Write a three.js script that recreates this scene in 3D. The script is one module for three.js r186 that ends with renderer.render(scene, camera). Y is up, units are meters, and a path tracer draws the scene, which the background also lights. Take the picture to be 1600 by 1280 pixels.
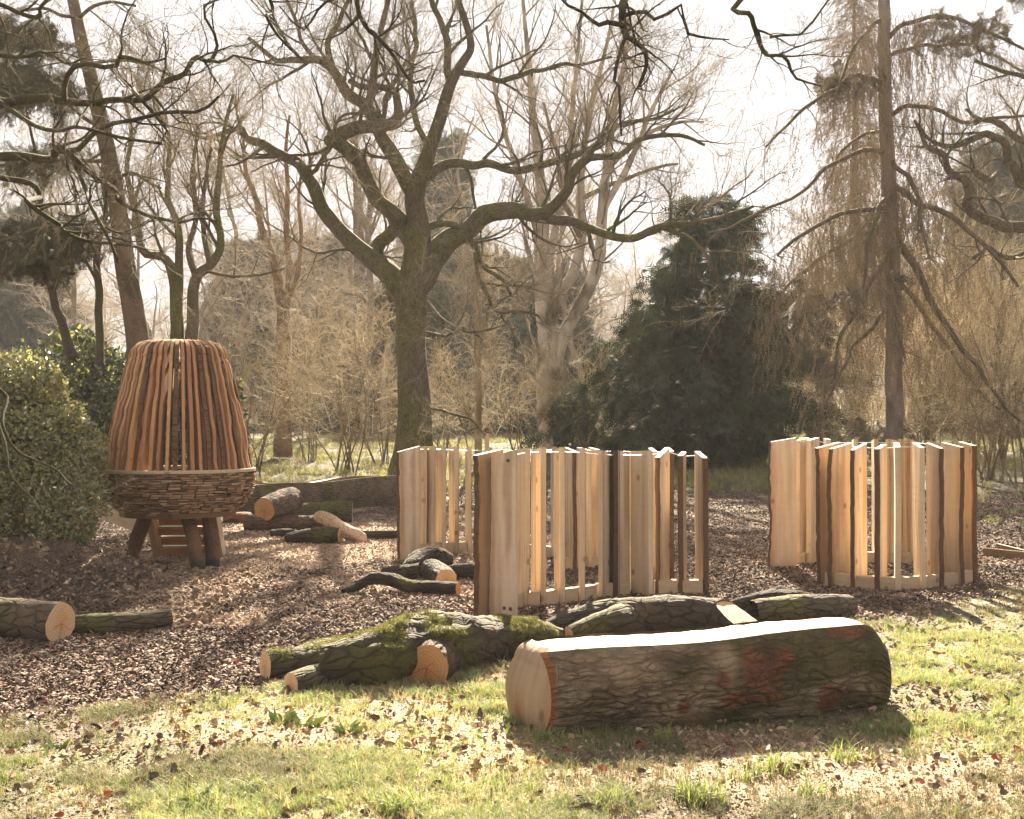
import * as THREE from 'three';
import { mergeGeometries } from 'three/addons/utils/BufferGeometryUtils.js';

// ---------- camera, sky, sun, exposure ----------
const FPX = 1715, HORIZON = 665, EYE = 1.65, PITCH = Math.atan(25 / FPX);
const scene = new THREE.Scene();
const camera = new THREE.PerspectiveCamera(2 * Math.atan(640 / FPX) * 180 / Math.PI, 1.25, 0.1, 600);
camera.position.set(0, EYE, 0); camera.rotation.x = PITCH;
const renderer = new THREE.WebGLRenderer({ antialias: true });
renderer.toneMapping = THREE.LinearToneMapping;
renderer.toneMappingExposure = 8.6;
renderer.shadowMap.enabled = true;
const SUN_AZ = 1.5 * Math.PI / 180, SUN_EL = 28 * Math.PI / 180;
const sunDir = new THREE.Vector3(Math.sin(SUN_AZ) * Math.cos(SUN_EL), Math.sin(SUN_EL), -Math.cos(SUN_AZ) * Math.cos(SUN_EL));
{
  // a bright, thinly veiled spring sky: whitest round the sun, very pale overhead
  const W = 256, Hh = 128, data = new Float32Array(W * Hh * 4);
  for (let r = 0; r < Hh; r++) for (let c = 0; c < W; c++) {
    const up = ((r + 0.5) / Hh - 0.5) * Math.PI, az = ((c + 0.5) / W - 0.5) * 2 * Math.PI;
    const x = Math.cos(az) * Math.cos(up), y = Math.sin(up), z = Math.sin(az) * Math.cos(up);
    const cs = x * sunDir.x + y * sunDir.y + z * sunDir.z;
    const glow = 0.05 * Math.pow(Math.max(0, cs * 0.5 + 0.5), 6), h = Math.max(0, y);
    const b = 0.106 - 0.009 * h + glow * 0.8, k = (r * W + c) * 4;
    data[k] = b * 1.0; data[k + 1] = b * 0.955; data[k + 2] = b * 0.955; data[k + 3] = 1;
  }
  const t = new THREE.DataTexture(data, W, Hh, THREE.RGBAFormat, THREE.FloatType);
  t.mapping = THREE.EquirectangularReflectionMapping; t.magFilter = THREE.LinearFilter; t.minFilter = THREE.LinearFilter; t.needsUpdate = true;
  scene.background = t; scene.environment = t;
}
const sun = new THREE.DirectionalLight(new THREE.Color(1, 0.85, 0.64), 5.0);
sun.position.copy(sunDir).multiplyScalar(80); sun.target.position.set(0, 0, -15); scene.add(sun); scene.add(sun.target);
sun.castShadow = true; sun.shadow.radius = 1; sun.shadow.mapSize.set(4096, 4096);
Object.assign(sun.shadow.camera, { left: -45, right: 45, top: 45, bottom: -45, near: 1, far: 220 });
scene.fog = new THREE.FogExp2(new THREE.Color(0.98, 0.97, 0.96), 0.00062);

// ---------- small tools ----------
const V = (x, y, z) => new THREE.Vector3(x, y, z);
function rngOf(seed) { let a = (seed * 2654435761) >>> 0; return () => { a = (a + 0x6D2B79F5) >>> 0; let t = a; t = Math.imul(t ^ (t >>> 15), t | 1); t ^= t + Math.imul(t ^ (t >>> 7), t | 61); return ((t ^ (t >>> 14)) >>> 0) / 4294967296; }; }
const clamp = (x, a = 0, b = 1) => Math.min(b, Math.max(a, x)), lerp = (a, b, t) => a + (b - a) * t;
const sstep = (a, b, x) => { const t = clamp((x - a) / (b - a)); return t * t * (3 - 2 * t); };
const hash3 = (x, y, z) => { let h = (Math.imul(x, 374761393) + Math.imul(y, 668265263) + Math.imul(z, 2147483647 ^ 1274126177)) | 0; h = Math.imul(h ^ (h >>> 13), 1274126177); return ((h ^ (h >>> 16)) >>> 0) / 4294967296; };
function vnoise(x, y = 0, z = 0) {     // value noise, 0..1
  const ix = Math.floor(x), iy = Math.floor(y), iz = Math.floor(z); let fx = x - ix, fy = y - iy, fz = z - iz;
  fx = fx * fx * (3 - 2 * fx); fy = fy * fy * (3 - 2 * fy); fz = fz * fz * (3 - 2 * fz);
  const l = (a, b, t) => a + (b - a) * t;
  return l(l(l(hash3(ix, iy, iz), hash3(ix + 1, iy, iz), fx), l(hash3(ix, iy + 1, iz), hash3(ix + 1, iy + 1, iz), fx), fy),
    l(l(hash3(ix, iy, iz + 1), hash3(ix + 1, iy, iz + 1), fx), l(hash3(ix, iy + 1, iz + 1), hash3(ix + 1, iy + 1, iz + 1), fx), fy), fz);
}
const fbm = (x, y, z, o = 4) => { let s = 0, a = 0.5, n = 0; for (let i = 0; i < o; i++) { s += a * vnoise(x, y, z); n += a; a *= 0.5; x = x * 2.03 + 7.1; y = y * 2.03 + 3.7; z = z * 2.03 + 1.3; } return s / n; };
const pw = (xs, ys) => (x) => { if (x <= xs[0]) return ys[0]; for (let i = 1; i < xs.length; i++) if (x <= xs[i]) { const t = (x - xs[i - 1]) / (xs[i] - xs[i - 1]); return lerp(ys[i - 1], ys[i], t * t * (3 - 2 * t) * 0.5 + t * 0.5); } return ys[ys.length - 1]; };
const used = new Map();
function numbered(name) { const n = used.get(name) ?? 0; used.set(name, n + 1); return n ? `${name}_${String(n).padStart(3, '0')}` : name; }
function tag(o, label, category, group, kind) { if (label) o.userData.label = label; if (category) o.userData.category = category; if (group) o.userData.group = group; if (kind) o.userData.kind = kind; return o; }
function shade(m) { m.castShadow = true; m.receiveShadow = true; return m; }
function thing(name, label, category, pos = V(0, 0, 0), turn = 0, group) { const o = new THREE.Group(); o.name = numbered(name); o.position.copy(pos); o.rotation.y = turn; scene.add(o); return tag(o, label, category, group); }
function part(name, geo, mat, parent) { const m = shade(new THREE.Mesh(geo, mat)); m.name = name; parent.add(m); return m; }
function instances(name, geo, mat, mats, parent, cols) {
  const m = shade(new THREE.InstancedMesh(geo, mat, mats.length)); m.name = parent === scene ? numbered(name) : name;
  mats.forEach((x, i) => m.setMatrixAt(i, x)); if (cols) { const c = new THREE.Color(); cols.forEach((x, i) => m.setColorAt(i, c.setRGB(x[0], x[1], x[2]))); }
  m.userData.kind = 'stuff'; parent.add(m); return m;
}
// where a line of sight of the photograph meets a depth or the ground (used once, to survey where things stand)
const cp = Math.cos(PITCH), sp = Math.sin(PITCH);
function sight(px, py) { const x = (px - 800) / FPX, y = (640 - py) / FPX; return V(x, y * cp + sp, -cp + y * sp); }
function at(px, py, d) { const r = sight(px, py); r.multiplyScalar(d / -r.z); r.y += EYE; return r; }
function onGround(px, py) { let d = 3; const r = sight(px, py); for (let i = 0; i < 4000; i++) { const x = r.x * d / -r.z, y = EYE + r.y * d / -r.z; if (y <= height(x, -d)) break; d += 0.02; } const x = r.x * d / -r.z; return V(x, height(x, -d), -d); }

// ---------- the lie of the land ----------
const rise = pw([-400, 14, 19, 22, 28, 33, 40, 60, 100, 220, 400], [0, 0, 0.03, 0.10, 0.36, 0.64, 0.86, 1.25, 2.2, 8, 16]);
const lawnEdge = pw([-12, -2.85, -1.9, -1.2, 0, 1.5, 3.4, 5.3, 9], [5.6, 6.15, 6.6, 6.9, 7.55, 8.3, 9.4, 10.9, 13.5]);
const gauss = (x, z, cx, cz, sx, sz) => Math.exp(-0.5 * (((x - cx) / sx) ** 2 + ((z - cz) / sz) ** 2));
const lawnness = (x, z) => sstep(-0.35, 0.35, lawnEdge(x) + z + (fbm(x * 0.9, 3.3, z * 0.9, 3) - 0.5) * 1.1);
function height(x, z) {
  const d = -z;
  return rise(d) + 0.56 * gauss(x, z, -4.95, -10.9, 0.95, 0.7) + 0.35 * gauss(x, z, 8.3, -16, 1.6, 2.0) + 0.12 * gauss(x, z, 6.2, -20, 2.5, 1.5)
    + 0.05 * lawnness(x, z) + (fbm(x * 0.7, 0, z * 0.7, 3) - 0.5) * 0.07 + (fbm(x * 3.1, 5, z * 3.1, 2) - 0.5) * 0.025;
}

// ---------- textures ----------
function dataTex(w, h, fn, srgb) {
  const d = new Uint8Array(w * h * 4);
  for (let j = 0; j < h; j++) for (let i = 0; i < w; i++) { const c = fn(i / w, j / h), k = (j * w + i) * 4; d[k] = clamp(c[0]) * 255; d[k + 1] = clamp(c[1]) * 255; d[k + 2] = clamp(c[2]) * 255; d[k + 3] = 255; }
  const t = new THREE.DataTexture(d, w, h); t.wrapS = t.wrapT = THREE.RepeatWrapping; t.magFilter = THREE.LinearFilter; t.minFilter = THREE.LinearMipmapLinearFilter; t.generateMipmaps = true;
  if (srgb) t.colorSpace = THREE.SRGBColorSpace; t.needsUpdate = true; return t;
}
// value noise that repeats every n cells
const pnoise = (x, y, n, m, s) => { const ix = Math.floor(x), iy = Math.floor(y); let fx = x - ix, fy = y - iy; fx = fx * fx * (3 - 2 * fx); fy = fy * fy * (3 - 2 * fy); const h = (a, b) => hash3(((a % n) + n) % n, ((b % m) + m) % m, s); return lerp(lerp(h(ix, iy), h(ix + 1, iy), fx), lerp(h(ix, iy + 1), h(ix + 1, iy + 1), fx), fy); };
function worley(u, v, nx, ny, s) {     // F2 - F1 on a repeating grid
  const x = u * nx, y = v * ny, ix = Math.floor(x), iy = Math.floor(y); let a = 9, b = 9;
  for (let j = -1; j <= 1; j++) for (let i = -1; i <= 1; i++) { const cx = ix + i, cy = iy + j, kx = ((cx % nx) + nx) % nx, ky = ((cy % ny) + ny) % ny; const dx = cx + hash3(kx, ky, s) - x, dy = cy + hash3(kx, ky, s + 9) - y, d = Math.sqrt(dx * dx + dy * dy); if (d < a) { b = a; a = d; } else if (d < b) b = d; }
  return b - a;
}
function barkTextures(seed, nx, ny, crack, w = 512, h = 512) {
  const hgt = new Float32Array(w * h);
  for (let j = 0; j < h; j++) for (let i = 0; i < w; i++) {
    let u = i / w, v = j / h; const wob = (pnoise(u * 6, v * 6, 6, 6, seed + 3) - 0.5) * 0.045, wob2 = (pnoise(u * 12, v * 12, 12, 12, seed + 4) - 0.5) * 0.03; u += wob + wob2; v += wob * 0.8;
    const f = Math.min(worley(u, v, nx, ny, seed), 0.12 + worley(u, v, nx * 2, ny * 2, seed + 5) * 1.5);
    const crk = crack * (0.35 + 1.3 * pnoise(u * 5, v * 5, 5, 5, seed + 8)), flat = pnoise(u * 3, v * 3, 3, 3, seed + 12), fine = pnoise(u * 64, v * 20, 64, 20, seed + 1) * 0.5 + pnoise(u * 128, v * 64, 128, 64, seed + 2) * 0.5;
    hgt[j * w + i] = clamp(lerp(sstep(0.0, crk, f), 0.8, flat * flat * 0.7) * 0.62 + fine * 0.38);
  }
  const g = (u, v) => hgt[Math.min(h - 1, Math.floor(v * h)) * w + Math.min(w - 1, Math.floor(u * w))];
  return { g: (u, v) => g(u - Math.floor(u), v - Math.floor(v)), map: dataTex(w, h, (u, v) => { const a = g(u, v), k = 0.26 + 0.74 * a; return [k, k * 0.985, k * 0.96]; }), bump: dataTex(w, h, (u, v) => { const a = g(u, v); return [a, a, a]; }) };
}
const barkRough = barkTextures(11, 12, 4, 0.34), barkFine = barkTextures(23, 16, 7, 0.22, 256, 256), barkOak = barkTextures(57, 11, 4, 0.36, 1024, 1024);
function woodTextures(seed) {          // planed or sawn board: grain runs along v; a repeat is 0.5 m by 2 m
  const w = 256, h = 1024, g = (u, v) => {
    const wav = pnoise(u * 3, v * 5, 3, 5, seed) * 0.10 + pnoise(u * 2, v * 2, 2, 2, seed + 7) * 0.2;
    const a = pnoise((u + wav) * 22, v * 5, 22, 5, seed + 1), b = pnoise((u + wav) * 60, v * 14, 60, 14, seed + 2), c = pnoise(u * 110, v * 90, 110, 90, seed + 3), saw = pnoise(2, v * 150, 4, 150, seed + 4), big = pnoise(u * 2, v * 3, 2, 3, seed + 6);
    let knot = 0; for (let k = 0; k < 3; k++) { const dx = (u - hash3(k, 1, seed)) * 0.5, dy = (v - hash3(k, 2, seed)) * 2, r = 0.006 + 0.018 * hash3(k, 3, seed); knot = Math.max(knot, 1 - sstep(r * 0.6, r * 1.5, Math.sqrt(dx * dx + dy * dy * 0.6))); }
    return { t: 0.36 * a + 0.22 * b + 0.12 * c + 0.08 * saw + 0.22 * big, knot };
  };
  return { map: dataTex(w, h, (u, v) => { const { t, knot } = g(u, v), k = 0.66 + 0.42 * t; return [k * (1 - 0.42 * knot), k * (0.97 - 0.5 * knot) * (0.93 + 0.07 * t), k * (0.93 - 0.55 * knot) * (0.85 + 0.15 * t)]; }), bump: dataTex(w, h, (u, v) => { const { t } = g(u, v); return [t, t, t]; }) };
}
const wood = woodTextures(5), woodB = woodTextures(41);
const ringsMap = dataTex(512, 512, (u, v) => {
  const x = u - 0.5, y = v - 0.5, a = Math.atan2(y, x), r = Math.hypot(x, y) * (1 + 0.10 * (vnoise(Math.cos(a) * 1.5 + 9, Math.sin(a) * 1.5) - 0.5));
  const ring = 0.5 + 0.5 * Math.sin(r * 95 + 5 * vnoise(x * 5, y * 5, 2)), n = fbm(u * 40, v * 40, 1, 3), heart = 1 - sstep(0.10, 0.32, r + 0.05 * (vnoise(u * 6, v * 6) - 0.5)), saw = vnoise(u * 4, (v + u * 0.15) * 90, 5);
  let ck = 0; for (let k = 0; k < 9; k++) { const aa = hash3(k, 4, 4) * 6.283, da = Math.atan2(Math.sin(a - aa), Math.cos(a - aa)); if (Math.abs(da) * r < 0.0055 && r < 0.16 + 0.25 * hash3(k, 5, 5)) ck = 1; }
  const k = (0.68 + 0.18 * ring + 0.16 * n) * (0.86 + 0.2 * saw) * (1 - 0.55 * ck);
  return [k, k * (0.93 - 0.13 * heart), k * (0.86 - 0.24 * heart)];
});
const speck = dataTex(256, 256, (u, v) => { const k = 0.62 + 0.5 * (pnoise(u * 24, v * 24, 24, 24, 3) * 0.4 + pnoise(u * 60, v * 60, 60, 60, 4) * 0.35 + pnoise(u * 128, v * 128, 128, 128, 5) * 0.25); return [k, k, k]; });
// chips and litter trodden into the ground: many small overlapping slivers, each with a tone and a height of its own
function litterTextures(seed, n, L, Wd, S = 1024) {
  const h = new Float32Array(S * S), c = new Float32Array(S * S), r = rngOf(seed); for (let i = 0; i < S * S; i++) { h[i] = 0.1; c[i] = 0.35 + 0.2 * r(); }
  for (let k = 0; k < n; k++) {
    const cx = r() * S, cy = r() * S, a = r() * 6.283, l = L * (0.35 + r()), w = Wd * (0.4 + r()), tone = 0.32 + 0.68 * r() * r() + 0.1 * r(), z = k / n * 0.7 + 0.3 * r(), ca = Math.cos(a), sa = Math.sin(a), R = Math.ceil(l);
    for (let j = -R; j <= R; j++) for (let i = -R; i <= R; i++) { const u = (i * ca + j * sa) / l, v = (-i * sa + j * ca) / w; if (Math.abs(u) < 1 && Math.abs(v) < 1 - 0.35 * u * u) { const q = (((Math.floor(cy + j) % S) + S) % S) * S + (((Math.floor(cx + i) % S) + S) % S), zz = z + 0.12 * u; if (zz > h[q]) { h[q] = zz; c[q] = tone * (0.9 + 0.2 * r()); } } }
  }
  const f = (arr) => (u, v) => { const k = arr[Math.floor(v * S) * S + Math.floor(u * S)]; return [k, k, k]; };
  return { map: dataTex(S, S, (u, v) => { const k = f(c)(u, v)[0]; return [k, k * (0.94 + 0.06 * k), k * (0.9 + 0.1 * k)]; }), bump: dataTex(S, S, f(h)) };
}
const litter = litterTextures(8, 15000, 9, 3.2);

const std = (o) => new THREE.MeshStandardMaterial({ roughness: 0.85, ...o });
const vcBark = std({ vertexColors: true, map: barkRough.map, bumpMap: barkRough.bump, bumpScale: 0.022, roughness: 0.95 });
const vcBarkFine = std({ vertexColors: true, map: barkFine.map, bumpMap: barkFine.bump, bumpScale: 0.012, roughness: 0.95 });
const M = {
  board: std({ color: new THREE.Color(0.60, 0.505, 0.385), map: wood.map, bumpMap: wood.bump, bumpScale: 0.003, roughness: 0.7 }),
  boardB: std({ color: new THREE.Color(0.56, 0.455, 0.33), map: woodB.map, bumpMap: woodB.bump, bumpScale: 0.003, roughness: 0.7 }),
  plank: std({ vertexColors: true, map: wood.map, bumpMap: wood.bump, bumpScale: 0.003, roughness: 0.7 }),
  boardC: std({ color: new THREE.Color(0.49, 0.345, 0.21), map: woodB.map, bumpMap: woodB.bump, bumpScale: 0.003, roughness: 0.7 }),
  edgeBark: std({ color: new THREE.Color(0.15, 0.085, 0.05), map: barkFine.map, bumpMap: barkFine.bump, bumpScale: 0.01, roughness: 0.95 }),
  kerb: std({ color: new THREE.Color(0.46, 0.36, 0.25), map: wood.map, bumpMap: wood.bump, bumpScale: 0.004 }),
  steel: std({ color: new THREE.Color(0.62, 0.62, 0.62), metalness: 0.9, roughness: 0.35 }),
  bolt: std({ color: new THREE.Color(0.10, 0.085, 0.075), metalness: 0.6, roughness: 0.5 }),
  fin: [[0.46, 0.265, 0.15], [0.41, 0.23, 0.125], [0.50, 0.30, 0.17], [0.35, 0.195, 0.11], [0.54, 0.35, 0.195]].map((c) => std({ color: new THREE.Color(...c), map: woodB.map, bumpMap: woodB.bump, bumpScale: 0.004 })),
  block: [[0.31, 0.205, 0.13], [0.26, 0.165, 0.105], [0.38, 0.275, 0.185], [0.17, 0.11, 0.07]].map((c) => std({ color: new THREE.Color(...c), map: wood.map })),
  rim: std({ color: new THREE.Color(0.52, 0.44, 0.34), map: wood.map, bumpMap: wood.bump, bumpScale: 0.003 }),
  step: std({ color: new THREE.Color(0.52, 0.23, 0.10), map: wood.map, bumpMap: wood.bump, bumpScale: 0.003 }),
  cut: std({ color: new THREE.Color(0.60, 0.44, 0.29), map: ringsMap, roughness: 0.8 }),
  cutOrange: std({ color: new THREE.Color(0.46, 0.27, 0.13), map: ringsMap, roughness: 0.8 }),
  carved: std({ vertexColors: true, map: wood.map, bumpMap: wood.bump, bumpScale: 0.004, roughness: 0.65 }),
  bark: vcBark, barkFine: vcBarkFine, barkOak: std({ vertexColors: true, map: barkOak.map, bumpMap: barkOak.bump, bumpScale: 0.022, roughness: 0.95 }),
  twig: std({ color: new THREE.Color(0.20, 0.155, 0.10), roughness: 0.9 }),
  twigPale: std({ color: new THREE.Color(0.36, 0.29, 0.18), roughness: 0.9 }),
  twigRed: std({ color: new THREE.Color(0.25, 0.155, 0.095), roughness: 0.9 }),
  grass: new THREE.MeshPhysicalMaterial({ color: 0xffffff, roughness: 0.9, transmission: 0.45, thickness: 0, side: THREE.DoubleSide }),
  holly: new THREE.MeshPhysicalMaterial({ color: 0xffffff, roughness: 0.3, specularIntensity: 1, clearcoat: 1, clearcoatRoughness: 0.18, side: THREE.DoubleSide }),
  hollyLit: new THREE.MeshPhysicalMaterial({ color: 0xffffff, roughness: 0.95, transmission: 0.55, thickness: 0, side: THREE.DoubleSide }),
  yew: new THREE.MeshPhysicalMaterial({ color: 0xffffff, roughness: 0.9, transmission: 0.14, thickness: 0, side: THREE.DoubleSide }),
  chip: std({ color: 0xffffff, roughness: 0.9, side: THREE.DoubleSide }),
};

// ---------- ground ----------
function buildGround() {
  const xs = [], zs = [];
  const grow = (arr, from, to, s0, k) => { let x = from, s = s0; const dir = Math.sign(to - from); while ((to - x) * dir > 0) { arr.push(x); x += s * dir; s *= k; } arr.push(to); };
  const pos = []; grow(pos, 0, 130, 0.09, 1.022); const neg = pos.slice(1).map((v) => -v).reverse(); xs.push(...neg, ...pos);
  { const a = []; grow(a, -4, 30, 0.3, 1.15); zs.push(...a.reverse()); const b = []; grow(b, -4.08, -190, 0.075, 1.0125); zs.push(...b); }
  const nx = xs.length, nz = zs.length, P = new Float32Array(nx * nz * 3), U = new Float32Array(nx * nz * 2), C = new Float32Array(nx * nz * 3), I = [];
  for (let j = 0; j < nz; j++) for (let i = 0; i < nx; i++) {
    const x = xs[i], z = zs[j], k = j * nx + i, d = -z; P.set([x, height(x, z), z], k * 3); U.set([x / 1.6, z / 1.6], k * 2);
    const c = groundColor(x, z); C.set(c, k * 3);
  }
  for (let j = 0; j < nz - 1; j++) for (let i = 0; i < nx - 1; i++) { const a = j * nx + i, b = a + 1, c = a + nx, e = c + 1; I.push(a, b, c, b, e, c); }
  const g = new THREE.BufferGeometry(); g.setAttribute('position', new THREE.BufferAttribute(P, 3)); g.setAttribute('uv', new THREE.BufferAttribute(U, 2)); g.setAttribute('color', new THREE.BufferAttribute(C, 3)); g.setIndex(I); g.computeVertexNormals();
  const m = shade(new THREE.Mesh(g, std({ vertexColors: true, map: litter.map, bumpMap: litter.bump, bumpScale: 0.02, roughness: 0.95 }))); m.name = 'ground'; m.userData.kind = 'structure'; scene.add(m);
}
const mix3 = (a, b, t) => [lerp(a[0], b[0], t), lerp(a[1], b[1], t), lerp(a[2], b[2], t)];
// what covers the ground: 0 chips, 1 lawn; and how much pale sawdust lies on it
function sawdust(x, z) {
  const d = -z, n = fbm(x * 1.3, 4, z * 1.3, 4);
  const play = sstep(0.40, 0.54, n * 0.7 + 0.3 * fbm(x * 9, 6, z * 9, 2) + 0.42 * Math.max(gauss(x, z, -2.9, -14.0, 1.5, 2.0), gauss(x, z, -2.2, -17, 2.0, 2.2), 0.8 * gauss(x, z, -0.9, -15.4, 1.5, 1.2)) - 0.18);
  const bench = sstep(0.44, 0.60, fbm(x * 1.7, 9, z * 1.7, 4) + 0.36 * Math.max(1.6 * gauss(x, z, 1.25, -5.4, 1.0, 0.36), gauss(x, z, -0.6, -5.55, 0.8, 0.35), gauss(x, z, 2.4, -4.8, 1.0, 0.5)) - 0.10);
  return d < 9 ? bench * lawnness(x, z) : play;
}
function groundColor(x, z) {
  const d = -z, L = lawnness(x, z), n = fbm(x * 2.2, 1, z * 2.2, 4), n2 = fbm(x * 0.35, 2, z * 0.35, 3);
  let c = mix3([0.11, 0.071, 0.053], [0.185, 0.122, 0.09], sstep(0.35, 0.7, n));
  const mound = 0 * sstep(0.12, 0.4, gauss(x, z, -4.75, -10.8, 1.2, 0.9) + 0.15 * (n - 0.5)); c = mix3(c, mix3([0.11, 0.08, 0.058], [0.19, 0.135, 0.095], sstep(0.35, 0.65, n)), mound * 0.7);
  c = mix3(c, mix3([0.15, 0.11, 0.065], [0.19, 0.175, 0.075], sstep(0.35, 0.65, n)), L);
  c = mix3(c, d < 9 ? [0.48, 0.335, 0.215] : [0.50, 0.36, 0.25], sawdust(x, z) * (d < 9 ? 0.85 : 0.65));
  const green = Math.max(sstep(22.5, 25.5, d + (n2 - 0.5) * 4 + Math.max(0, x - 2) * 0.35), sstep(0.5, 0.75, gauss(x, z, 8.3, -16, 1.6, 2.0)), 0.8 * sstep(0.6, 0.8, gauss(x, z, 6.0, -20, 2.5, 1.2) + 0.2 * n), 0.7 * sstep(0.5, 0.75, gauss(x, z, -4.1, -13.6, 0.9, 0.7) + n * 0.2 - 0.1));
  c = mix3(c, mix3([0.13, 0.105, 0.058], [0.20, 0.20, 0.07], sstep(0.4, 0.62, n * 0.6 + n2 * 0.4)), green);
  return c;
}

// ---------- round things along a path ----------
class Acc {
  constructor() { this.p = []; this.n = []; this.u = []; this.c = []; this.i = []; }
  // pts: Vector3[], rad: radii, seg: sides; col(p, t, a) -> rgb (optional); uvs in metres over tex
  tube(pts, rad, seg, col, tex = 0.8, lump) {
    const N = pts.length, T = V(0, 0, 0), A = V(0, 0, 0), B = V(0, 0, 0), base = this.p.length / 3; let len = 0;
    const rep = Math.max(1, Math.round(rad[0] * 6.283 / tex));
    for (let k = 0; k < N; k++) {
      T.subVectors(pts[Math.min(N - 1, k + 1)], pts[Math.max(0, k - 1)]).normalize();
      if (k === 0) A.set(Math.abs(T.y) > 0.9 ? 1 : 0, Math.abs(T.y) > 0.9 ? 0 : 1, 0);
      A.addScaledVector(T, -A.dot(T)).normalize(); B.crossVectors(T, A);
      if (k) len += pts[k].distanceTo(pts[k - 1]);
      for (let s = 0; s <= seg; s++) {
        const a = s / seg * Math.PI * 2, ca = Math.cos(a), sa = Math.sin(a), nx = A.x * ca + B.x * sa, ny = A.y * ca + B.y * sa, nz = A.z * ca + B.z * sa;
        const sL = s === seg ? 0 : a; let r = rad[k]; if (lump) r *= lump(k / (N - 1), sL, pts[k], nx, ny, nz);
        const x = pts[k].x + nx * r, y = pts[k].y + ny * r, z = pts[k].z + nz * r;
        this.p.push(x, y, z); this.n.push(nx, ny, nz); this.u.push(s / seg * rep, len / tex);
        if (col) { const c = col(x, y, z, nx, ny, nz, k / (N - 1)); this.c.push(c[0], c[1], c[2]); }
      }
    }
    for (let k = 0; k < N - 1; k++) for (let s = 0; s < seg; s++) { const a = base + k * (seg + 1) + s, b = a + 1, c = a + seg + 1, d = c + 1; this.i.push(a, b, c, b, d, c); }
    if (lump) this.smooth(base, N, seg);
    return this;
  }
  smooth(base, N, seg) {   // normals of a lumpy tube from its own shape, seam joined
    const W = seg + 1, P = this.p, a = V(0, 0, 0), b = V(0, 0, 0);
    const g = (k, s, o) => { const q = (base + k * W + ((s % seg) + seg) % seg) * 3; return o.set(P[q], P[q + 1], P[q + 2]); }, t = V(0, 0, 0), u = V(0, 0, 0);
    for (let k = 0; k < N; k++) for (let s = 0; s <= seg; s++) {
      g(Math.min(N - 1, k + 1), s, a).sub(g(Math.max(0, k - 1), s, t)); g(k, s + 1, b).sub(g(k, s - 1, u)); b.cross(a).normalize();
      const q = (base + k * W + s) * 3; if (b.x * this.n[q] + b.y * this.n[q + 1] + b.z * this.n[q + 2] < 0) b.negate(); if (b.lengthSq() > 0.5) { this.n[q] = b.x; this.n[q + 1] = b.y; this.n[q + 2] = b.z; }
    }
  }
  geo() {
    const g = new THREE.BufferGeometry(); g.setAttribute('position', new THREE.Float32BufferAttribute(this.p, 3)); g.setAttribute('normal', new THREE.Float32BufferAttribute(this.n, 3)); g.setAttribute('uv', new THREE.Float32BufferAttribute(this.u, 2));
    if (this.c.length) g.setAttribute('color', new THREE.Float32BufferAttribute(this.c, 3)); g.setIndex(this.i); return g;
  }
}
// a smooth path through points, with radii, resampled to a step
function smoothPath(pts, rad, step, wob = 0, seed = 1) {
  const c = new THREE.CatmullRomCurve3(pts, false, 'centripetal'), n = Math.max(4, Math.ceil(c.getLength() / step)), P = [], R = [];
  for (let k = 0; k <= n; k++) {
    const t = k / n, p = c.getPoint(t), f = t * (rad.length - 1), i = Math.min(rad.length - 2, Math.floor(f)), r = lerp(rad[i], rad[i + 1], f - i);
    if (wob) { const s = k * step; p.x += (vnoise(s * 2.2 + seed * 17) - 0.5) * wob; p.y += (vnoise(s * 2.2 + seed * 17, 5) - 0.5) * wob; p.z += (vnoise(s * 2.2 + seed * 17, 9) - 0.5) * wob; }
    P.push(p); R.push(r);
  }
  return [P, R];
}
// bark with moss growing in patches (noise, a little more on upward faces)
function mossy(bark, moss, amount, scale = 3, seed = 0) {
  return (x, y, z, nx, ny) => { const n = fbm(x * scale + seed, y * scale * 0.6, z * scale, 4), m = sstep(0.5 - 0.1, 0.5 + 0.12, n + amount - 0.5 + 0.10 * ny), v = 0.75 + 0.5 * vnoise(x * 9, y * 5, z * 9); return [lerp(bark[0], moss[0], m) * v, lerp(bark[1], moss[1], m) * v, lerp(bark[2], moss[2], m) * v]; };
}
// a flat-ish sawn end: a disc with a slightly uneven face, ring texture centred
function cutFace(center, normal, outline) {   // outline: Vector3[] round the rim
  const n = outline.length, p = [], u = [], I = [], A = V(0, 0, 0), B = V(0, 0, 0); A.set(0, 1, 0).addScaledVector(normal, -normal.y).normalize(); B.crossVectors(normal, A);
  const R = Math.max(...outline.map((q) => q.distanceTo(center))) * 2.1, rings = 5;
  for (let k = 0; k <= rings; k++) for (let s = 0; s < n; s++) { const q = center.clone().lerp(outline[s], k / rings); const w = k === rings ? 0 : (vnoise(q.x * 40, q.y * 40, q.z * 40) - 0.5) * 0.012 + 0.004 * (1 - k / rings); q.addScaledVector(normal, w); p.push(q.x, q.y, q.z); const d = q.clone().sub(center); u.push(0.5 + d.dot(B) / R, 0.5 + d.dot(A) / R); }
  for (let k = 0; k < rings; k++) for (let s = 0; s < n; s++) { const a = k * n + s, b = k * n + (s + 1) % n, c = a + n, d = b + n; I.push(a, c, b, b, c, d); }
  const g = new THREE.BufferGeometry(); g.setAttribute('position', new THREE.Float32BufferAttribute(p, 3)); g.setAttribute('uv', new THREE.Float32BufferAttribute(u, 2)); g.setIndex(I); g.computeVertexNormals();
  return g;
}
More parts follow.
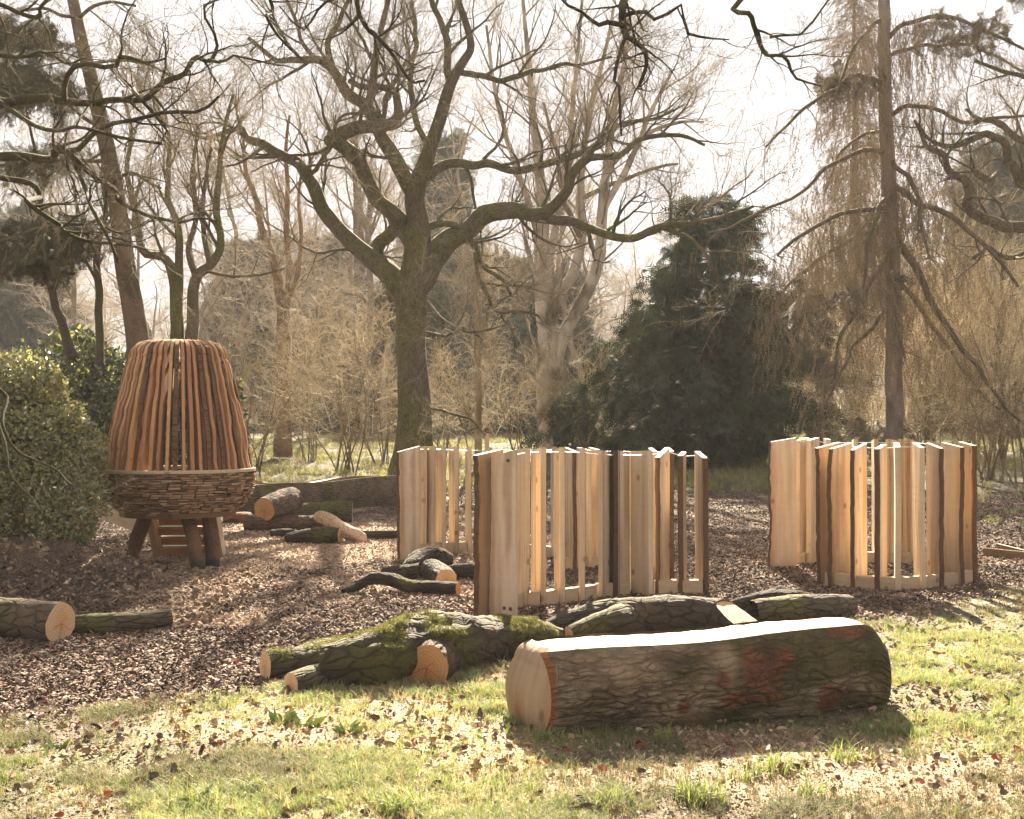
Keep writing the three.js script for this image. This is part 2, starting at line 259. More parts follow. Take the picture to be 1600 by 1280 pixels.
let mossG; function mossTuft() { if (!mossG) { const r = rngOf(3), t = []; for (let k = 0; k < 9; k++) { const a = r() * 6.28, x = (r() - 0.5) * 0.03, z = (r() - 0.5) * 0.03, h = 0.006 + 0.009 * r(), w = 0.0022; t.push(x - w * Math.cos(a), 0, z - w * Math.sin(a), x + w * Math.cos(a), 0, z + w * Math.sin(a), x + (r() - 0.5) * 0.014, h, z + (r() - 0.5) * 0.014); } mossG = triGeo(t); } return mossG; }
// a lying log: bark along a path with bumps, a sawn face on either end
function log(name, label, pts, rad, o = {}) {
  const seg = o.seg ?? 26, [P, R] = smoothPath(pts, rad, o.step ?? 0.06, o.wob ?? 0, o.seed ?? 1), s = o.seed ?? 1;
  const lump = (t, a, p, nx, ny, nz) => { const q = 1 + (o.lump ?? 0.16) * (fbm(p.x * 3 + nx * 1.2 + s, p.y * 3 + ny * 1.2, p.z * 3 + nz * 1.2, 3) - 0.5) * 2 + (o.fine ?? 0.06) * (vnoise(p.x * 14 + nx * 5 + s, p.y * 14 + ny * 5, p.z * 14 + nz * 5) - 0.5) * 2; return q * (o.round ? Math.sqrt(clamp(Math.min(o.round[0] ? t / o.round[0] : 1, o.round[1] ? (1 - t) / o.round[1] : 1), 0.02, 1)) : 1); };
  const acc = new Acc().tube(P, R, seg, mossy(o.bark ?? [0.09, 0.066, 0.048], o.moss ?? [0.085, 0.082, 0.022], o.mossy ?? 0.3, o.mscale ?? 3, s), o.tex ?? 0.7, lump);
  if (o.skew) { const w = seg + 1, N = P.length - 1; for (let k = N; k > N - 9 && k > 0; k--) { const T = V(0, 0, 0).subVectors(P[N], P[N - 1]).normalize(), f = Math.pow((k - N + 9) / 9, 1.5); for (let i = 0; i <= seg; i++) { const q = (k * w + i) * 3, h = acc.p[q + 1] - P[k].y; acc.p[q] += T.x * h * o.skew * f; acc.p[q + 1] += T.y * h * o.skew * f; acc.p[q + 2] += T.z * h * o.skew * f; } } }
  const g = thing(name, label, 'log', V(0, 0, 0));
  if (o.fuzz) { const fr = rngOf(s + 60), fm = [], fc = [], nv = acc.p.length / 3; for (let k = 0; k < o.fuzz * 8 && fm.length < o.fuzz; k++) { const q = Math.floor(fr() * nv) * 3; if (acc.c[q + 1] < acc.c[q] * 0.93 || acc.n[q + 1] < -0.3) continue; const nn = V(acc.n[q], acc.n[q + 1], acc.n[q + 2]); fm.push(along(V(acc.p[q] + (fr() - 0.5) * 0.05, acc.p[q + 1] + (fr() - 0.5) * 0.02, acc.p[q + 2] + (fr() - 0.5) * 0.05).addScaledVector(nn, -0.006), nn.addScaledVector(V(fr() - 0.5, fr() - 0.3, fr() - 0.5), 0.9), 0.6 + 0.8 * fr(), fr() * 6)); const v = 0.6 + 0.9 * fr(); fc.push([0.13 * v, 0.125 * v, 0.03 * v]); } instances('moss', mossTuft(), M.grass, fm, g, fc); }
  part('bark', acc.geo(), o.fineBark ? M.barkFine : M.bark, g);
  const rim = (k) => { const w = seg + 1, q = []; for (let i = 0; i < seg; i++) q.push(V(acc.p[(k * w + i) * 3], acc.p[(k * w + i) * 3 + 1], acc.p[(k * w + i) * 3 + 2])); return q; };
  const N = P.length - 1, ends = o.ends ?? ['cut', 'cut'];
  if (ends[0]) { const n = V(0, 0, 0).subVectors(P[0], P[1]).normalize(); part('cut_face', cutFace(P[0], n, rim(0).reverse()), M[ends[0]], g); }
  if (ends[1]) { const n = V(0, 0, 0).subVectors(P[N], P[N - 1]).normalize(); part('cut_face', cutFace(P[N], n, rim(N)), M[ends[1]], g); }
  return g;
}

// ---------- twigs, fronds, leaves that trees are dressed with ----------
function spray(seed, o = {}) {    // a metre-long twig with side twigs, growing along +y
  const r = rngOf(seed), acc = new Acc(), up = o.up ?? 0.15, bend = o.bend ?? 0.35;
  const shoot = (p, d, len, rad, n, lvl) => {
    const P = [p.clone()], R = [rad]; let q = p.clone(), e = d.clone();
    for (let k = 1; k <= n; k++) { e.x += (r() - 0.5) * bend; e.y += (r() - 0.5) * bend + up * 0.3; e.z += (r() - 0.5) * bend; e.normalize(); q = q.clone().addScaledVector(e, len / n); P.push(q); R.push(rad * (1 - 0.75 * k / n)); }
    acc.tube(P, R, 3);
    if (lvl < 2) { const m = lvl ? (o.subs ?? 4) : (o.sides ?? 8); for (let k = 0; k < m; k++) { const t = 0.12 + 0.85 * (k + r() * 0.8) / m, i = Math.min(n - 1, Math.floor(t * n)), f = t * n - i, s = P[i].clone().lerp(P[i + 1], f), td = P[i + 1].clone().sub(P[i]).normalize(), side = V(r() - 0.5, r() - 0.5, r() - 0.5).cross(td).normalize(), w = (o.angle ?? 0.75) * (0.7 + r() * 0.6); shoot(s, td.multiplyScalar(Math.cos(w)).addScaledVector(side, Math.sin(w)), len * (lvl ? 0.5 : 0.55) * (1.1 - 0.6 * t) * (0.6 + r() * 0.6), rad * 0.6, lvl ? 2 : 3, lvl + 1); } }
  };
  shoot(V(0, 0, 0), V(0, 1, 0), 1, o.r ?? 0.007, 5, 0); return acc.geo();
}
function triGeo(tris, uvs) { const g = new THREE.BufferGeometry(); g.setAttribute('position', new THREE.Float32BufferAttribute(tris, 3)); if (uvs) g.setAttribute('uv', new THREE.Float32BufferAttribute(uvs, 2)); g.computeVertexNormals(); return g; }
function frond(seed, droop = 0.35, leaf = 0.075, wide = 0.02, gap = 0.05) {     // evergreen spray along +y, with side shoots of narrow leaves
  const r = rngOf(seed), t = []; const shoot = (p, d, len, lvl) => {
    let q = p.clone(), e = d.clone(); const n = Math.ceil(len / gap);
    for (let k = 0; k < n; k++) {
      e.y += (r() - 0.5) * 0.2; e.x += (r() - 0.5) * 0.2; e.z -= droop * 0.06 + (r() - 0.5) * 0.1; e.normalize(); const q2 = q.clone().addScaledVector(e, len / n);
      const sd = V(e.y, -e.x, (r() - 0.5) * 0.4).normalize();
      for (const s of [-1, 1]) { const tip = q2.clone().addScaledVector(sd, s * leaf * (0.7 + r() * 0.5)).addScaledVector(e, leaf * 0.35); tip.z += (r() - 0.5) * 0.03; t.push(q.x, q.y, q.z, tip.x, tip.y, tip.z, q.x + e.x * wide, q.y + e.y * wide, q.z + e.z * wide + 0.004); }
      if (!lvl && k > 0 && r() < 0.8) { const s = r() < 0.5 ? -1 : 1, w = 0.6 + r() * 0.5; shoot(q2, V(e.x * Math.cos(w) + s * e.y * Math.sin(w), e.y * Math.cos(w) - s * e.x * Math.sin(w), (r() - 0.6) * 0.4).normalize(), (1 - k / n) * 0.45 + 0.12, 1); }
      q = q2;
    }
  };
  shoot(V(0, 0, 0), V(0, 1, 0), 1, 0); return triGeo(t);
}
function hangingSpray(seed) {   // larch: thin bare twigs that hang, knobbly with short spurs and small cones, along +y
  const r = rngOf(seed), acc = new Acc(), parts = []; const cone = new THREE.OctahedronGeometry(0.013, 0);
  const hang = (p, len, n, rad) => { const P = [p.clone()], R = [rad]; let q = p.clone(), e = V((r() - 0.5) * 0.5, 1, (r() - 0.5) * 0.5).normalize(); for (let k = 1; k <= n; k++) { e.x += (r() - 0.5) * 0.25; e.z += (r() - 0.5) * 0.25; e.normalize(); q = q.clone().addScaledVector(e, len / n); P.push(q); R.push(rad * (1 - 0.6 * k / n)); const c = cone.clone(); c.scale(0.8 + r(), 1 + r(), 0.8 + r()); c.translate(q.x + (r() - 0.5) * 0.03, q.y, q.z + (r() - 0.5) * 0.03); if (r() < 0.75) parts.push(c); } acc.tube(P, R, 3); return P; };
  const main = hang(V(0, 0, 0), 1, 9, 0.0045); for (let k = 0; k < 7; k++) hang(main[1 + Math.floor(r() * 8)], 0.2 + 0.35 * r(), 5, 0.0032);
  const g = acc.geo().toNonIndexed(); return mergeGeometries([g, ...parts]);
}
const SP = { oak: [1, 2, 3].map((s) => spray(s, { bend: 0.8, angle: 0.95, up: 0.2, sides: 7, subs: 3, r: 0.0078 })), fine: [4, 5, 6].map((s) => spray(s, { bend: 0.3, angle: 0.6, up: 0.3, sides: 6, subs: 3, r: 0.0075 })), hazel: [7, 8].map((s) => spray(s, { bend: 0.28, angle: 0.8, up: 0, sides: 7, subs: 3, r: 0.0068 })), yew: [1, 2].map((s) => frond(s, 0.9, 0.17, 0.055, 0.11)), dense: [4].map((s) => frond(s, 0.9, 0.10, 0.032)), spruce: [3].map((s) => frond(s, 0.5, 0.06, 0.02)), larch: [1, 2].map((s) => hangingSpray(s)) };
function along(p, dir, s, roll, sx = 1) {  // matrix that stands +y of a spray along dir
  const y = dir.clone().normalize(), x = V(Math.sin(roll), 0.13, Math.cos(roll)).cross(y).normalize(), z = V(0, 0, 0).crossVectors(x, y);
  return new THREE.Matrix4().makeBasis(x.multiplyScalar(s * sx), y.multiplyScalar(s), z.multiplyScalar(s * sx)).setPosition(p);
}

// ---------- trees ----------
// o: seed, gnarl, up, lens, kids, sprays {kind, size, n}, col, tex
function grower(o) {
  const r = rngOf(o.seed), tw = o.sets.map(() => []);
  const rnd = () => V(r() - 0.5, r() - 0.5, r() - 0.5);
  const dress = (p, d, s) => { const k = Math.floor(r() * tw.length); const e = d.clone().addScaledVector(rnd(), 0.9); e.y += o.sprayUp ?? 0.15; tw[k].push(along(p, e, s * (0.65 + 0.7 * r()), r() * 6.28)); };
  function kids(acc, P, R, len, lvl, from = 0.2) {
    const n = Math.max(1, Math.round((o.kids[lvl] ?? 3) * (lvl === 0 ? len : 1)));
    for (let k = 0; k < n; k++) {
      const t = from + (1 - from) * (k + 0.15 + 0.7 * r()) / n, f = t * (P.length - 1), i = Math.min(P.length - 2, Math.floor(f)), p = P[i].clone().lerp(P[i + 1], f - i), d = P[i + 1].clone().sub(P[i]).normalize();
      const side = rnd().cross(d).normalize(); if (o.flat) side.y *= o.flat; side.y += (o.kidUp ?? 0.25); side.normalize(); const w = (o.angle ?? 0.9) * (0.7 + 0.6 * r());
      const e = d.multiplyScalar(Math.cos(w)).addScaledVector(side, Math.sin(w)).normalize();
      branch(acc, p, e, (o.lens[lvl] ?? 1) * (0.55 + 0.75 * r()) * (1.15 - 0.5 * t), Math.min(R[i] * 0.55, o.rads[lvl] ?? 0.03), lvl + 1);
    }
  }
  function branch(acc, p, d, len, rad, lvl) {
    const n = Math.max(3, Math.ceil(len / (o.step ?? 0.28))), P = [p.clone()], R = [rad]; let q = p.clone(), e = d.clone();
    for (let k = 1; k <= n; k++) { e.addScaledVector(rnd(), o.gnarl); e.y += o.up * (lvl > 1 ? 1 : 0.6) / n * 2; e.normalize(); q = q.clone().addScaledVector(e, len / n); P.push(q); R.push(rad * (1 - 0.72 * k / n)); }
    acc.tube(P, R, lvl <= 1 ? 7 : 4, o.col, o.tex ?? 0.5);
    if (lvl <= o.depth) kids(acc, P, R, len, lvl, 0.2);
    if (lvl >= (o.sprayFrom ?? 2)) { const m = Math.max(1, Math.round(len * (o.dense ?? 2.2))); for (let k = 0; k < m; k++) { const f = (0.25 + 0.75 * (k + r()) / m) * (P.length - 1), i = Math.min(P.length - 2, Math.floor(f)); dress(P[i].clone().lerp(P[i + 1], f - i), P[i + 1].clone().sub(P[i]).normalize(), o.size); } dress(P[n], e, o.size); }
    return [P, R];
  }
  return { branch, kids, dress, tw, r };
}
function addTwigs(g, sets, lists, mat, name = 'twigs') { lists.forEach((l, k) => { if (l.length) instances(name, sets[k], mat, l, g); }); }
// a limb surveyed as [px, py, width in px, nearer(+)/farther(-) metres] at a depth
function surveyed(list, depth) { return [list.map((q) => at(q[0], q[1], depth - (q[3] ?? 0))), list.map((q) => q[2] * 0.5 * depth / FPX)]; }
function tree(name, label, depth, trunks, limbs, o, mats, group) {
  const base = surveyed([trunks[0][0]], depth)[0][0], g = thing(name, label, 'tree', V(0, 0, 0), 0, group), G = grower(o), r = rngOf(o.seed + 77);
  const flare = (P, R) => { const y0 = P[0].y; return (t, a, p, nx, ny, nz) => 1 + 0.07 * (fbm(p.x * 2 + nx, p.y * 1.3, p.z * 2 + nz, 3) - 0.5) * 2 + (o.flare ?? 0) * Math.exp(-(p.y - y0) / 0.35) * (0.6 + 0.8 * vnoise(Math.cos(a) * 2 + 4, Math.sin(a) * 2 + 4, o.seed)); };
  trunks.forEach((list, k) => {
    const [p, rr] = surveyed(list, depth), [P, R] = smoothPath(p, rr, 0.2, o.wobT ?? 0.04, o.seed + k), acc = new Acc().tube(P, R, R[0] > 0.2 ? 26 : 12, o.trunkCol ?? o.col, o.tex ?? 0.5, flare(P, R));
    if (o.trunkKids !== false) G.kids(acc, P, R, P.length * 0.2, 0, o.kidsFrom ?? 0.4);  // side branches are merged into the same mesh as the stem
    part('trunk', acc.geo(), mats[0], g);
  });
  limbs.forEach((list, k) => {
    const from = typeof list[list.length - 1] === 'number' ? list.pop() : (o.limbFrom ?? 0.15);
    const [p, rr] = surveyed(list, depth); let s = 0; for (let i = 0; i < p.length; i++) p[i].z += (i ? (r() - 0.5) * 0.5 : 0);
    const [P, R] = smoothPath(p, rr, 0.16, o.wobL ?? 0.08, o.seed + 30 + k), acc = new Acc().tube(P, R, R[0] > 0.1 ? 14 : 8, o.col, o.tex ?? 0.5, (t, a, q, nx, ny, nz) => 1 + 0.12 * (fbm(q.x * 4 + nx * 0.6, q.y * 4 + ny * 0.6, q.z * 4 + nz * 0.6, 2) - 0.5) * 2);
    G.kids(acc, P, R, P.length * 0.16 * (from > 0.8 ? 0.10 : 1), 0, from); part('branch', acc.geo(), mats[0], g);
  });
  addTwigs(g, o.sets, G.tw, mats[1]);
  return g;
}

buildGround();

// ---------- trees and bushes ----------
const MOSS = [0.135, 0.125, 0.036], OAKB = [0.17, 0.135, 0.10];
// the old oak in the middle
tree('oak_tree', 'large bare oak with mossy trunk and twisting limbs in the middle of the clearing', 28,
  [[[646, 742, 74], [647, 705, 60], [647, 640, 52], [644, 578, 49], [641, 500, 47], [643, 451, 50], [650, 420, 48], [653, 385, 44], [654, 347, 34], [648, 305, 31], [656, 275, 27], [672, 231, 22], [692, 173, 20], [704, 133, 17], [721, 100, 14], [735, 75, 12], [727, 35, 11], [716, 0, 10], [712, -60, 8], [718, -130, 5]]],
  [
    [[648, 310, 24], [634, 280, 24], [617, 249, 23], [594, 214, 21], [574, 168, 20], [542, 142, 18], [519, 110, 15], [496, 97, 13], [456, 95, 10], [425, 88, 8], [385, 60, 6]],
    [[645, 375, 34], [628, 350, 30], [617, 335, 26], [589, 312, 24], [571, 277, 23], [554, 237, 22, 0.3], [530, 228, 23, 0.6], [516, 216, 24, 0.8], [536, 205, 23, 0.8], [565, 199, 21, 0.7], [594, 194, 19, 0.5], [615, 186, 16, 0.4], [621, 165, 13], [617, 141, 12], [594, 133, 11], [566, 138, 9], [545, 128, 7]],
    [[632, 462, 50], [617, 440, 38], [589, 410, 32], [542, 370, 25], [502, 324, 22], [487, 285, 20], [461, 254, 18], [440, 242, 16], [415, 231, 15], [386, 214, 13], [375, 198, 10], [352, 206, 8], [320, 216, 6], [290, 210, 4]],
    [[601, 424, 26], [583, 400, 22, -0.5], [600, 372, 22, -0.8], [622, 354, 22, -0.5]],
    [[655, 445, 40], [664, 428, 40], [675, 399, 40], [698, 376, 36], [733, 355, 30], [762, 331, 30, 0.4], [797, 326, 27, 0.8], [825, 335, 22, 1], [843, 337, 20, 1], [865, 325, 17, 1.2], [883, 301, 15, 1.4], [895, 272, 14, 1.5], [918, 249, 12, 1.6], [964, 247, 9, 1.8], [1005, 214, 8, 2], [1062, 212, 6, 2], [1100, 230, 4, 2]],
    [[843, 337, 16, 1], [880, 343, 15, 1.2], [918, 353, 13, 1.4], [950, 368, 12, 1.6], [987, 376, 12, 1.8], [1034, 356, 10, 2.1], [1091, 347, 8, 2.4], [1140, 338, 6, 2.7], [1175, 325, 4, 3]],
    [[665, 275, 18], [685, 260, 16], [710, 255, 15], [740, 256, 14], [768, 258, 13], [805, 263, 12], [837, 263, 12], [870, 252, 12], [889, 246, 11], [924, 228, 10], [953, 206, 9], [975, 190, 7], [1025, 186, 5], [1070, 160, 3]],
    [[718, 112, 10], [740, 117, 11], [756, 123, 10], [780, 124, 9], [802, 123, 9], [825, 113, 8], [843, 107, 7], [880, 104, 6], [906, 101, 5], [953, 93, 4]],
    [[655, 370, 13], [672, 356, 12], [693, 347, 11], [712, 352, 10], [728, 363, 9], [745, 387, 8], [752, 407, 7], [764, 424, 6], [785, 440, 5], [798, 458, 5]],
    [[745, 395, 7], [748, 430, 6, 0.4], [768, 470, 6, 0.6], [775, 486, 6, 0.8], [805, 488, 5, 0.9], [835, 492, 4, 1], [858, 510, 3, 1]],
    [[572, 168, 14], [584, 140, 12], [588, 100, 11], [597, 60, 9], [611, 0, 8], [618, -60, 6]],
    [[519, 110, 11], [513, 70, 9], [530, 35, 8], [545, 0, 7], [550, -50, 5]],
    [[704, 133, 14], [699, 100, 12], [698, 64, 11], [687, 29, 10], [675, 0, 9], [665, -70, 6]],
    [[672, 231, 13], [648, 180, 10, -1], [640, 120, 9, -1.5], [650, 60, 8, -1.5], [640, 0, 6, -1.5]],
    [[617, 249, 12], [600, 215, 10, -1], [604, 150, 8, -1.5], [640, 90, 6, -2]],
    [[496, 97, 8], [470, 60, 7], [455, 20, 6], [430, -30, 5]],
    [[461, 254, 8], [478, 262, 8, 0.4], [488, 268, 7, 0.6], [512, 238, 6, 0.8], [520, 222, 4, 0.9]],
    [[668, 470, 5], [690, 500, 5, 0.5], [716, 515, 4, 0.8], [750, 520, 4, 1], [790, 505, 3, 1.2]],
    [[668, 520, 5], [695, 524, 5, 0.5], [722, 512, 4, 0.8], [756, 530, 3, 1]],
    [[672, 640, 5], [700, 644, 4, 0.6], [735, 655, 4, 1], [760, 680, 3, 1.2]],
    [[1034, 356, 7, 2.1], [1075, 372, 6, 2.3], [1100, 400, 5, 2.5], [1125, 430, 4, 2.7]],
  ],
  { seed: 101, gnarl: 0.55, up: 0.25, lens: [2.1, 1.2, 0.7], kids: [1.45, 4, 2], rads: [0.05, 0.024, 0.012], depth: 1, sprayFrom: 1, dense: 2.3, size: 0.8, sets: SP.oak, step: 0.2, kidUp: 0.35, flare: 0.35, trunkKids: false, col: mossy(OAKB, MOSS, 0.55, 1.6, 3), trunkCol: mossy([0.15, 0.115, 0.085], [0.14, 0.125, 0.034], 0.56, 1.1, 5), tex: 0.9, report: 1 },
  [M.bark, std({ color: new THREE.Color(0.24, 0.195, 0.125), roughness: 0.9 })]);
const twigBrown = std({ color: new THREE.Color(0.21, 0.165, 0.105), roughness: 0.9 }), twigTan = std({ color: new THREE.Color(0.38, 0.31, 0.20), roughness: 0.9 }), twigGrey = std({ color: new THREE.Color(0.36, 0.30, 0.23), roughness: 0.9 });
const bare = (seed, o = {}) => ({ seed, gnarl: 0.35, up: 0.35, lens: [2.2, 1.2, 0.7], kids: [1.1, 3, 2], rads: [0.04, 0.02, 0.012], depth: 1, sprayFrom: 1, dense: 2, size: 0.9, sets: SP.fine, step: 0.28, kidUp: 0.5, flare: 0.15, col: mossy(OAKB, MOSS, 0.4, 1.4, seed), tex: 0.6, kidsFrom: 0.3, ...o });
// pale many-stemmed tree right behind the oak
tree('birch_tree', 'pale patchy barked tree with several leaning stems beside the dark evergreen', 36,
  [[[860, 700, 44], [857, 660, 38], [856, 600, 36], [857, 549, 34], [850, 462, 30], [846, 376, 24], [848, 324, 20], [842, 260, 15], [834, 190, 12], [828, 110, 9], [820, 30, 6], [815, -30, 4]],
   [[862, 640, 24], [868, 580, 22], [880, 525, 21], [900, 490, 20], [925, 440, 19], [937, 400, 18], [941, 324, 16], [950, 250, 12], [958, 180, 10], [975, 100, 8], [985, 20, 5]],
   [[857, 520, 20], [869, 468, 18], [895, 428, 17], [908, 376, 15], [906, 312, 13], [912, 240, 11], [925, 160, 9], [945, 80, 6], [960, 10, 4]],
   [[850, 690, 12], [842, 600, 10], [845, 520, 9], [838, 440, 7], [820, 370, 5]],
   [[850, 440, 14], [870, 350, 12], [888, 260, 10], [895, 160, 8], [905, 60, 5], [910, -20, 4]],
   [[846, 380, 12], [820, 300, 10], [790, 210, 8], [770, 120, 6], [760, 40, 4]],
   [[941, 330, 11], [985, 250, 9], [1020, 170, 7], [1050, 110, 5]], [[950, 260, 9], [1010, 210, 7], [1065, 190, 5], [1100, 190, 3]]],
  [[[905, 312, 9], [950, 290, 8], [1000, 270, 6], [1060, 255, 4]], [[908, 376, 9], [880, 310, 8, 1], [870, 240, 6, 1.4], [850, 160, 4, 2]]],
  bare(202, { kids: [0.9, 2.6, 2], lens: [2.6, 1.3, 0.8], size: 0.95, dense: 1.3, sets: SP.fine, trunkCol: mossy([0.58, 0.53, 0.49], [0.15, 0.12, 0.09], 0.44, 2.2, 8), col: mossy([0.26, 0.215, 0.17], [0.12, 0.10, 0.05], 0.38, 2, 8), report: 1 }), [M.barkFine, twigGrey]);
// two stems of a mossy tree behind the hut
tree('twin_stem_tree', 'mossy tree forked low into two stems directly behind the slatted hut', 21,
  [[[276, 540, 20], [276, 500, 20], [273, 436, 19], [258, 405, 14], [225, 394, 12], [211, 328, 10], [200, 270, 8], [205, 200, 6], [190, 140, 4]],
   [[276, 500, 12], [280, 408, 13], [277, 356, 12], [262, 300, 9], [265, 240, 7], [255, 170, 5]],
   [[299, 540, 19], [301, 490, 18], [307, 431, 17], [328, 413, 15], [345, 384, 12], [338, 328, 11], [345, 260, 9], [347, 215, 7], [365, 150, 5]],
   [[309, 435, 10], [295, 395, 9], [305, 340, 8], [300, 280, 6], [310, 200, 5]], [[328, 413, 9], [320, 370, 8], [318, 300, 6], [330, 230, 4]]],
  [], bare(303, { gnarl: 0.45, lens: [1.5, 0.9, 0.5], size: 0.7, sets: SP.oak, kids: [1.3, 3, 2], col: mossy([0.16, 0.13, 0.085], [0.15, 0.15, 0.05], 0.52, 2, 3), report: 1 }), [M.barkFine, twigTan]);
// leaning shaggy conifer at the left
{
  const g = tree('leaning_conifer', 'tall leaning conifer with shaggy bark rising behind the left shoulder of the hut', 19,
    [[[218, 560, 36], [214, 530, 34], [202, 450, 32], [194, 400, 31], [185, 330, 28], [178, 290, 27], [160, 200, 24], [136, 100, 21], [118, 20, 19], [105, -50, 16], [95, -130, 10]]],
    [[[185, 330, 8], [150, 350, 6, 0.5], [100, 355, 5, 1], [50, 365, 4, 1.2], [0, 380, 3, 1.5]], [[172, 250, 7], [120, 245, 6, 0.4], [70, 240, 5, 0.6], [20, 250, 3, 1]], [[160, 200, 7], [110, 170, 6, -0.5], [60, 150, 4, -1], [0, 145, 3, -1]], [[140, 110, 7], [90, 90, 5, 0.8], [40, 80, 4, 1], [-10, 90, 3, 1]], [[136, 100, 6], [180, 90, 5, 0.8], [230, 100, 4, 1], [270, 120, 3, 1]], [[120, 30, 6], [70, 10, 5, 1], [20, 5, 4, 1]], [[120, 30, 6], [165, 5, 5, 1], [210, 10, 4, 1]], [[178, 290, 6], [215, 275, 5, 0.6], [250, 290, 3, 1]]],
    bare(404, { gnarl: 0.2, up: -0.1, trunkKids: false, kids: [1.6, 3, 2], lens: [0.9, 0.5, 0.4], kidUp: -0.1, flat: 0.3, sets: SP.larch, sprayUp: -0.9, size: 0.5, dense: 5, tex: 0.5, trunkCol: mossy([0.21, 0.145, 0.095], [0.10, 0.08, 0.05], 0.42, 2.5, 4) }), [M.barkFine, twigBrown]);
  // its few clumps of dark needles
  const r = rngOf(9), l = []; for (const [px, py, R, n] of [[25, 110, 0.9, 80], [30, 135, 0.8, 60], [60, 360, 0.9, 75], [25, 395, 0.8, 70], [100, 345, 0.5, 30], [60, 245, 0.5, 40], [15, 40, 0.7, 70]]) for (let k = 0; k < n; k++) { const p = at(px, py, 18.5); const dx = (r() - 0.5) * 2 * R, q = p.clone().add(V(dx, (r() - 0.5) * R * 0.4 - Math.abs(dx) * 0.18, (r() - 0.5) * R * 1.6)); l.push(along(q, V(r() - 0.5, r() * 0.3 - 0.35, r() - 0.5), 0.3 + 0.35 * r(), r() * 6.3)); }
  instances('needles', SP.dense[0], std({ color: new THREE.Color(0.085, 0.08, 0.045), side: THREE.DoubleSide }), l, g);
}
// thin dark trees on the left
tree('thin_tree', 'thin dark crooked tree leaning left, just above the shiny bush', 20,
  [[[112, 560, 15], [108, 545, 15], [96, 500, 14], [88, 480, 13], [76, 440, 13], [70, 410, 12], [70, 390, 10], [60, 340, 8], [66, 280, 6], [50, 220, 5], [40, 170, 3]], [[76, 440, 8], [100, 400, 7], [120, 350, 5], [115, 290, 4]]], [], bare(505, { gnarl: 0.5, lens: [1.3, 0.8, 0.5], size: 0.65, sets: SP.oak, kids: [1.2, 3, 2], col: mossy([0.10, 0.08, 0.055], [0.10, 0.10, 0.03], 0.4, 2, 5) }), [M.barkFine, twigBrown]);
tree('thin_tree', 'thin dark upright stem between the leaning conifer and the crooked thin tree', 21,
  [[[156, 570, 13], [154, 500, 12], [155, 460, 12], [150, 412, 11], [155, 380, 9], [165, 330, 7], [160, 270, 6], [170, 210, 4]]], [], bare(515, { gnarl: 0.45, lens: [1.2, 0.8, 0.5], size: 0.6, sets: SP.oak, kids: [1.2, 3, 2], col: mossy([0.11, 0.09, 0.06], [0.11, 0.11, 0.03], 0.42, 2, 6) }), [M.barkFine, twigTan]);
// red-barked tree with a burl at its foot
tree('red_barked_tree', 'slender reddish tree with a dark burl at its foot, between the hut and the oak', 33,
  [[[440, 714, 22], [442, 702, 26], [441, 688, 27], [440, 672, 22], [442, 640, 20], [442, 600, 20], [440, 540, 18], [441, 480, 17], [434, 440, 15], [425, 400, 13], [410, 360, 11], [402, 320, 9], [385, 270, 7], [380, 220, 5], [365, 160, 3]],
   [[453, 715, 8], [452, 640, 7], [448, 560, 7], [449, 480, 9], [450, 420, 9], [447, 350, 9], [450, 300, 7], [446, 240, 6], [452, 180, 4]],
   [[440, 490, 8], [462, 440, 7], [470, 380, 6], [466, 310, 5], [475, 250, 3]]], [], bare(606, { gnarl: 0.5, lens: [1.9, 1.0, 0.6], kids: [0.9, 3, 2], sets: SP.fine, size: 0.9, col: mossy([0.26, 0.155, 0.105], [0.13, 0.10, 0.07], 0.36, 2, 7) }), [M.barkFine, twigGrey]);
// hazy tall tree far behind
tree('tall_bare_tree', 'tall straight grey tree fading into haze just left of the oak trunk', 62,
  [[[561, 690, 28], [561, 600, 24], [561, 520, 21], [562, 450, 19], [561, 380, 17], [559, 310, 14], [556, 240, 10], [552, 170, 6]],
   [[560, 500, 11], [572, 420, 11], [577, 340, 9], [585, 270, 6]]], [], bare(707, { lens: [4.5, 2.4, 1.3], kids: [0.55, 1.6, 1.5], rads: [0.09, 0.045, 0.03], step: 0.6, size: 2.0, dense: 0.9, gnarl: 0.25, angle: 0.8, kidsFrom: 0.25, sets: SP.fine, col: () => [0.16, 0.135, 0.115], tex: 1 }), [M.barkFine, twigGrey]);
tree('pale_sapling', 'pale slender sapling with spreading low twigs right of the oak trunk', 30,
  [[[748, 712, 11], [747, 694, 11], [747, 640, 9], [748, 590, 9], [747, 549, 8], [750, 500, 6], [744, 450, 5], [750, 400, 3]], [[747, 694, 6], [738, 660, 5], [725, 630, 4], [722, 600, 3]]], [], bare(808, { gnarl: 0.3, lens: [1.6, 0.9, 0.5], kids: [1.8, 3, 2], kidUp: 0.3, kidsFrom: 0.15, sets: SP.hazel, size: 0.8, dense: 2.4, rads: [0.02, 0.012, 0.01], col: mossy([0.40, 0.32, 0.22], [0.25, 0.18, 0.1], 0.4, 3, 2) }), [M.barkFine, twigTan]);

